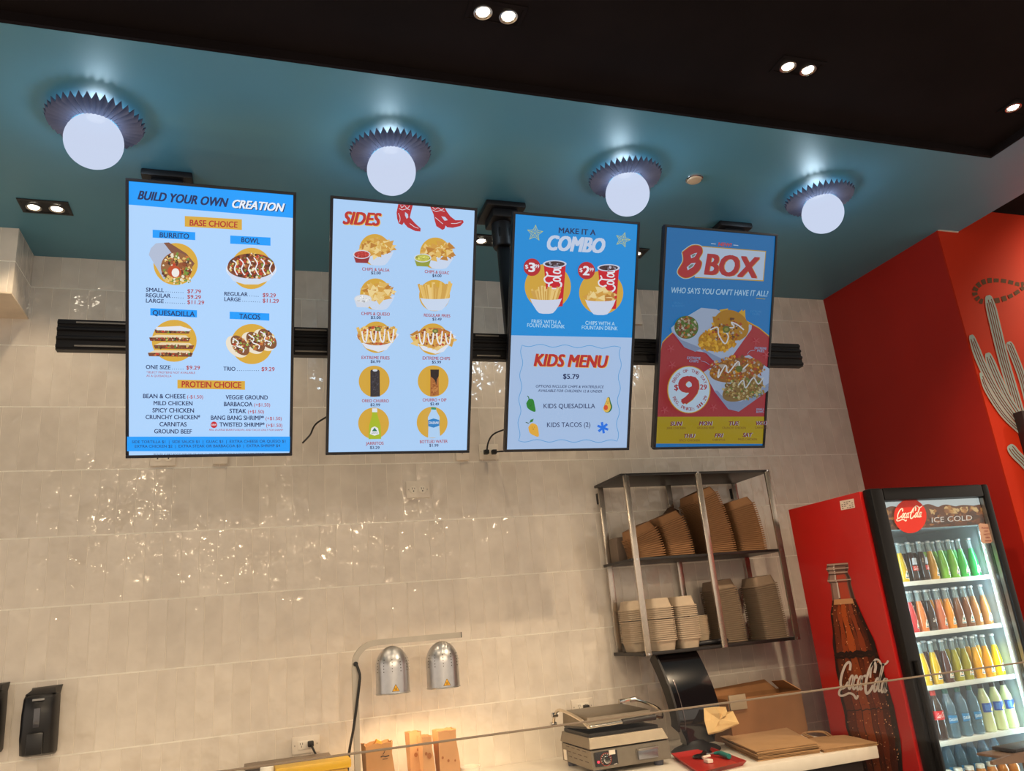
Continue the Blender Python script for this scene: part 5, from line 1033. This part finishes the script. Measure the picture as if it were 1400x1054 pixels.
# ------------------------------------------------------------------ bottles
CAPW = mat('crown_cap', (206, 212, 214), .3, .5, 0); CLEARN = mat('clear_neck', (176, 196, 196), .08, 0, 0, coat=1., alpha=.45)
PAPERW = mat_print('bottle_label', .5)
def liquid(nm, col): return mat(nm, col, .12, 0, .05, 20, coat=.6)
def label_canvas(r, z0, z1, a0, a1, draw, par, nm='label'):
    c = Canvas(lambda u, v: Vector((r*math.sin(u), -r*math.cos(u), v)), (0, -1, 0)); c.curved = True; draw(c); return c.build(nm, PAPERW, par)
def soda(nm, liq, kind, off):
    t = thing(nm, (0, 0, -50)); XF[t.name] = Matrix.Identity(4)
    r = .0214; h = .186
    if kind == 'tall': prof = [(.021, 0), (r, .004), (r, .05), (r*.97, .075), (r*.82, .10), (.0115, .138)]
    else: prof = [(.020, 0), (.0225, .004), (.0225, .03), (.0205, .052), (.0222, .078), (.0215, .092), (.017, .115), (.0115, .138)]
    G().lathe(prof, (0, 0, 0), 24).build('glass_body', liq, t)
    G().lathe([(.0113, .138), (.0098, .158), (.0094, .174), (.0112, .176), (.0112, .180)], (0, 0, 0), 20, cap0=False).build('glass_neck', CLEARN, t)
    G().lathe([(.0122, .178), (.0122, .183), (.0105, .187), (0, .188)], (0, 0, 0), 20).build('crown_cap', CAPW, t)
    if kind == 'tall':
        def dr_(c):
            R0 = r+.0004
            def emb(u, v): return (u, v)
            c.poly([(-.62+off, .020), (.62+off, .020), (.58+off, .034), (.3+off, .046), (.12+off, .056), (-.12+off, .056), (-.3+off, .046), (-.58+off, .034)], (236, 236, 226))
            c.poly([(-.22+off, .040), (0+off, .053), (.22+off, .040), (.14+off, .033), (-.14+off, .033)], (20, 104, 92)); c.poly([(-.40+off, .030), (-.05+off, .037), (-.15+off, .028)], (226, 110, 40)); c.poly([(.05+off, .036), (.42+off, .030), (.2+off, .027)], (222, 120, 60)); c.poly([(-.5+off, .0225), (.5+off, .0225), (.5+off, .0265), (-.5+off, .0265)], (40, 90, 110))
        label_canvas(r+.0004, 0, 0, 0, 0, dr_, t)
    elif kind == 'cola':
        def dr_(c):
            c.poly([(-.9+off, .052), (.9+off, .052), (.9+off, .074), (-.9+off, .074)], (206, 50, 44)); c.script(-.7+off, .059, .33, 0, .02, .011, .0016, (240, 236, 230))
            c.poly([(-.8+off, .080), (.7+off, .080), (.65+off, .11), (-.7+off, .11)], (206, 214, 226)) if off > 0 else None
        label_canvas(.0229, 0, 0, 0, 0, dr_, t)
    else:
        label_canvas(.0227, 0, 0, 0, 0, lambda c: c.script(-.6, .045, .28, 0, .02, .012, .0018, (236, 230, 226)), t)
    return t
def pet(nm, liq, cap, lab, shape):
    t = thing(nm, (0, 0, -50)); XF[t.name] = Matrix.Identity(4); r = .027
    prof = [(.022, 0), (r, .006), (r, .055), (r*.93, .075), (r, .09), (r, .12), (r*.9, .145), (.013, .178), (.011, .186)]
    G().lathe(prof, (0, 0, 0), 24).build('plastic_body', liq, t); G().lathe([(.0125, .186), (.0125, .202), (.011, .205)], (0, 0, 0), 20).build('cap', cap, t)
    def dr_(c):
        if lab == 'cola': c.poly([(-1.3, .085), (1.3, .085), (1.3, .122), (-1.3, .122)], (200, 40, 40)); c.script(-.7, .097, .33, 0, .02, .015, .002, (240, 236, 230))
        elif lab == 'water': c.poly([(-.9, .062), (.9, .066), (.9, .094), (-.9, .096)], (22, 120, 176))
        else: c.poly([(-1.3, .085), (1.3, .085), (1.3, .124), (-1.3, .124)], (28, 76, 160)); c.poly([(-.9, .092), (-.2, .092), (-.2, .118), (-.9, .118)], (60, 120, 200)); c.ell(.55, .099, .35, .010, (226, 196, 60), 14); c.ell(.2, .094, .25, .007, (236, 210, 90), 12)
    label_canvas(r+.0006, 0, 0, 0, 0, dr_, t)
    if lab == 'water':
        c = Canvas(lambda u, v: Vector((( r+.0009)*math.sin(u), -(r+.0009)*math.cos(u), -v)), (0, -1, 0)); c.text('DASANI', -.75, -.072, .75, -.073, .012, (220, 236, 246), .1, .02); c.build('lettering', PAPERW, t)
    return t
LQ = {k: liquid('soda_'+k, v) for k, v in dict(yellow=(206, 170, 24), cola=(40, 22, 20), amber=(206, 152, 28), lime=(120, 190, 60), green=(60, 190, 90), emerald=(24, 160, 84), red=(190, 50, 56), orange=(206, 120, 60), coral=(196, 106, 70), tangerine=(226, 148, 30), brown=(120, 76, 48), tan=(176, 124, 70), olive=(150, 146, 30), maroon=(70, 34, 34), gold=(226, 164, 14), lemon=(240, 220, 10)).items()}
PETW = mat('water_bottle', (84, 128, 152), .08, 0, .05, 20, coat=.8, alpha=.6); PETL = liquid('lemonade', (196, 206, 158)); CAPB = mat('black_cap', (24, 26, 30), .4); CAPG = mat('green_cap', (20, 96, 84), .4); CAPR = mat('red_cap', (206, 50, 40), .4)
protos = {}
def proto(kind, colr):
    k = (kind, colr)
    if k not in protos:
        protos[k] = [soda('soda_bottle', LQ[colr], kind, .25 if colr != 'cola' else .3), 0] if kind in ('tall', 'cola', 'brown') else [pet('plastic_bottle', *{'water': (PETW, CAPG, 'water', 0), 'cola_pet': (LQ['cola'], CAPR, 'cola', 0), 'lemonade': (PETL, CAPB, 'lemon', 0)}[kind]), 0]
    return protos[k]
ORD = ['first', 'second', 'third', 'fourth', 'fifth', 'sixth', 'seventh', 'eighth', 'ninth']
def put(kind, colr, x, y, z, label, grp=None, rot=0.):
    p = proto(kind, colr); M = Matrix.Translation((x, y, z)) @ Matrix.Rotation(rot, 4, 'Z')
    if p[1] == 0: t = p[0]; t.matrix_world = M; t['label'] = label
    else: t = dup(p[0], M, label)
    p[1] += 1; t['category'] = 'bottle'
    if grp: t['group'] = grp
    elif 'group' in t: del t['group']
rows = [('top', .025, (1236.5, 791.9), (1339.9, 783.3), [('tall', 'yellow'), ('cola', 'cola'), ('cola', 'cola'), ('tall', 'amber'), ('tall', 'lime'), ('tall', 'lime'), ('tall', 'green'), ('tall', 'emerald')]),
        ('second', -.2, (1250, 858.3), (1358.8, 852.6), [('tall', 'red'), ('tall', 'orange'), ('brown', 'cola'), ('tall', 'coral'), ('tall', 'tangerine'), ('tall', 'brown'), ('tall', 'brown'), ('tall', 'tan'), ('tall', 'tan')]),
        ('third', -.428, (1268.6, 937.5), (1372.2, 923.3), [('tall', 'yellow'), ('tall', 'yellow'), ('tall', 'maroon'), ('tall', 'olive'), ('tall', 'olive'), ('tall', 'gold'), ('tall', 'gold'), ('tall', 'lemon')])]
for nm, z, a, b, bs in rows:
    xa, xb = max(atY(*a, 3.03).x, FX0+.071), min(atY(*b, 3.03).x, FX1-.071); n = len(bs)
    for i, (k, cl_) in enumerate(bs):
        x = xa+(xb-xa)*i/(n-1)+rn.uniform(-.0006, .0006); nmz = {'cola': 'dark cola'}.get(cl_, cl_)
        put(k, cl_, x, 3.03+rn.uniform(-.004, .004), z_(z)+.001, f'{nmz} glass soda bottle, {ORD[i]} from the left on the {nm} cooler shelf', None, rn.uniform(-.3, .3))
    for i in range(n-1):
        k, cl_ = bs[min(n-1, i+(i % 2))]; put(k, cl_, min(max(xa+(xb-xa)*(i+.45)/(n-1), FX0+.075), FX1-.072), 3.095, z_(z)+.001, f'glass soda bottle in the back row of the {nm} cooler shelf', f'back row bottles on the {nm} cooler shelf')
xa, xb = atY(1273.7, 1014.7, 3.03).x, atY(1389, 997.4, 3.03).x
for i, (k, lab) in enumerate([('cola_pet', 'red capped cola bottle half hidden by the door frame on the fourth cooler shelf'), ('cola_pet', 'red capped cola bottle with red label on the fourth cooler shelf'), ('water', 'clear water bottle next to the cola bottle on the fourth cooler shelf'), ('water', 'clear water bottle in the middle of the three on the fourth cooler shelf'), ('water', 'clear water bottle next to the lemonade on the fourth cooler shelf'), ('lemonade', 'pale lemonade bottle with blue label next to the water on the fourth cooler shelf'), ('lemonade', 'pale lemonade bottle in the middle of the three on the fourth cooler shelf'), ('lemonade', 'pale lemonade bottle at the right end of the fourth cooler shelf')]):
    put(k, '', min(max(xa+(xb-xa)*i/7, FX0+.076), FX1-.075), 3.035, z_(-.657), lab, None, rn.uniform(-.3, .3))
JUI = liquid('amber_juice', (176, 110, 44)); CAPWH = mat('white_cap', (206, 206, 196), .4)
jt = thing('juice_bottle', (0, 0, -50)); XF[jt.name] = Matrix.Identity(4)
G().lathe([(.02, 0), (.024, .004), (.024, .075), (.019, .09), (.017, .094)], (0, 0, 0), 24).build('glass_body', JUI, jt); G().lathe([(.0185, .094), (.0185, .108), (.017, .110)], (0, 0, 0), 24).build('cap', CAPWH, jt)
for i in range(8):
    x = 2.845+i*.0635; M = Matrix.Translation((x, 3.02, z_(-.884))); lab = f'white capped amber juice bottle, {ORD[i]} from the left on the lowest cooler shelf'
    if i == 0: jt.matrix_world = M; tag(jt, lab, 'bottle')
    else: dup(jt, M, lab)
for i in range(8): put('water', '', 2.815+i*.0715, 3.12, z_(-.884), 'water bottle with a green cap behind the juice bottles on the lowest cooler shelf', 'water bottles behind the juice')
# ------------------------------------------------------------------ right edge: dark screen on the mural, metal arm
t = thing('wall_screen', (4.2, 3.0, 2.1), 'black wall screen cut off by the right picture edge on the cactus mural', 'screen')
G().box((3.882, 2.955, z_(.20)), (4.75, 3.0119, z_(.852)), .004).build('frame', mat('dark_red_frame', (40, 22, 22), .4), t); G().box((3.905, 2.952, z_(.225)), (4.727, 2.956, z_(.815)), .001).build('panel', GLB, t)
t = thing('tablet_stand', (2.2, 1.95, .95), 'brown metal arm with a black pad cut off at the lower right picture edge', 'stand'); BRZ = mat('bronze_metal', (120, 98, 86), .35, .6)
q = [atY(1357, 1041, 1.95), atY(1393, 1029, 1.95), atY(1430, 1024, 1.95), atY(1430, 1040, 1.95), atY(1358, 1046, 1.95)]
G().prism(q, (0, .01, 0)).build('arm', BRZ, t); G().box((q[0].x+.05, 1.96, q[0].z-.002), (q[2].x, 2.05, q[0].z+.006), .002).build('shelf_plate', BRZ, t)
a = atY(1391, 1027, 1.95); G().box((a.x, 1.955, a.z-.006), (a.x+.14, 2.04, a.z+.004), .003).build('pad', BLACK, t); G().box((a.x+.06, 1.97, .95), (a.x+.09, 2.0, a.z-.02), .003).build('post', BRZ, t)
# ------------------------------------------------------------------ order counter with its glass screen
t = thing('order_counter', (.6, 1.92, 0), 'customer counter in front of the camera below the picture', 'counter')
G().box((-2.4, 1.7, .91), (3.6, 2.15, .95), .004).build('worktop', WHITEC, t); G().box((-2.35, 1.78, 0), (3.55, 2.10, .91), .004).build('front', DKC, t)
gz = atY(440, 1035, 1.9).z
t = thing('glass_screen', (.6, 1.9, .95), 'clear glass guard whose top edge runs across the lower picture', 'glass screen')
G().box((-2.4, 1.9, .955), (3.6, 1.91, gz-.004)).build('pane', mat_glass('guard_glass', (.95, .955, .95), .012), t)
G().box((-2.4, 1.8995, gz-.004), (3.6, 1.9105, gz), .0015).build('polished_edge', mat('glass_edge', (104, 92, 80), .5, 0, .05, 8, spec=.2), t)
for x in (-2.2, .0, 2.6): G().box((x-.03, 1.885, .95), (x+.03, 1.925, .985), .003).build('clamp', STEEL, t)
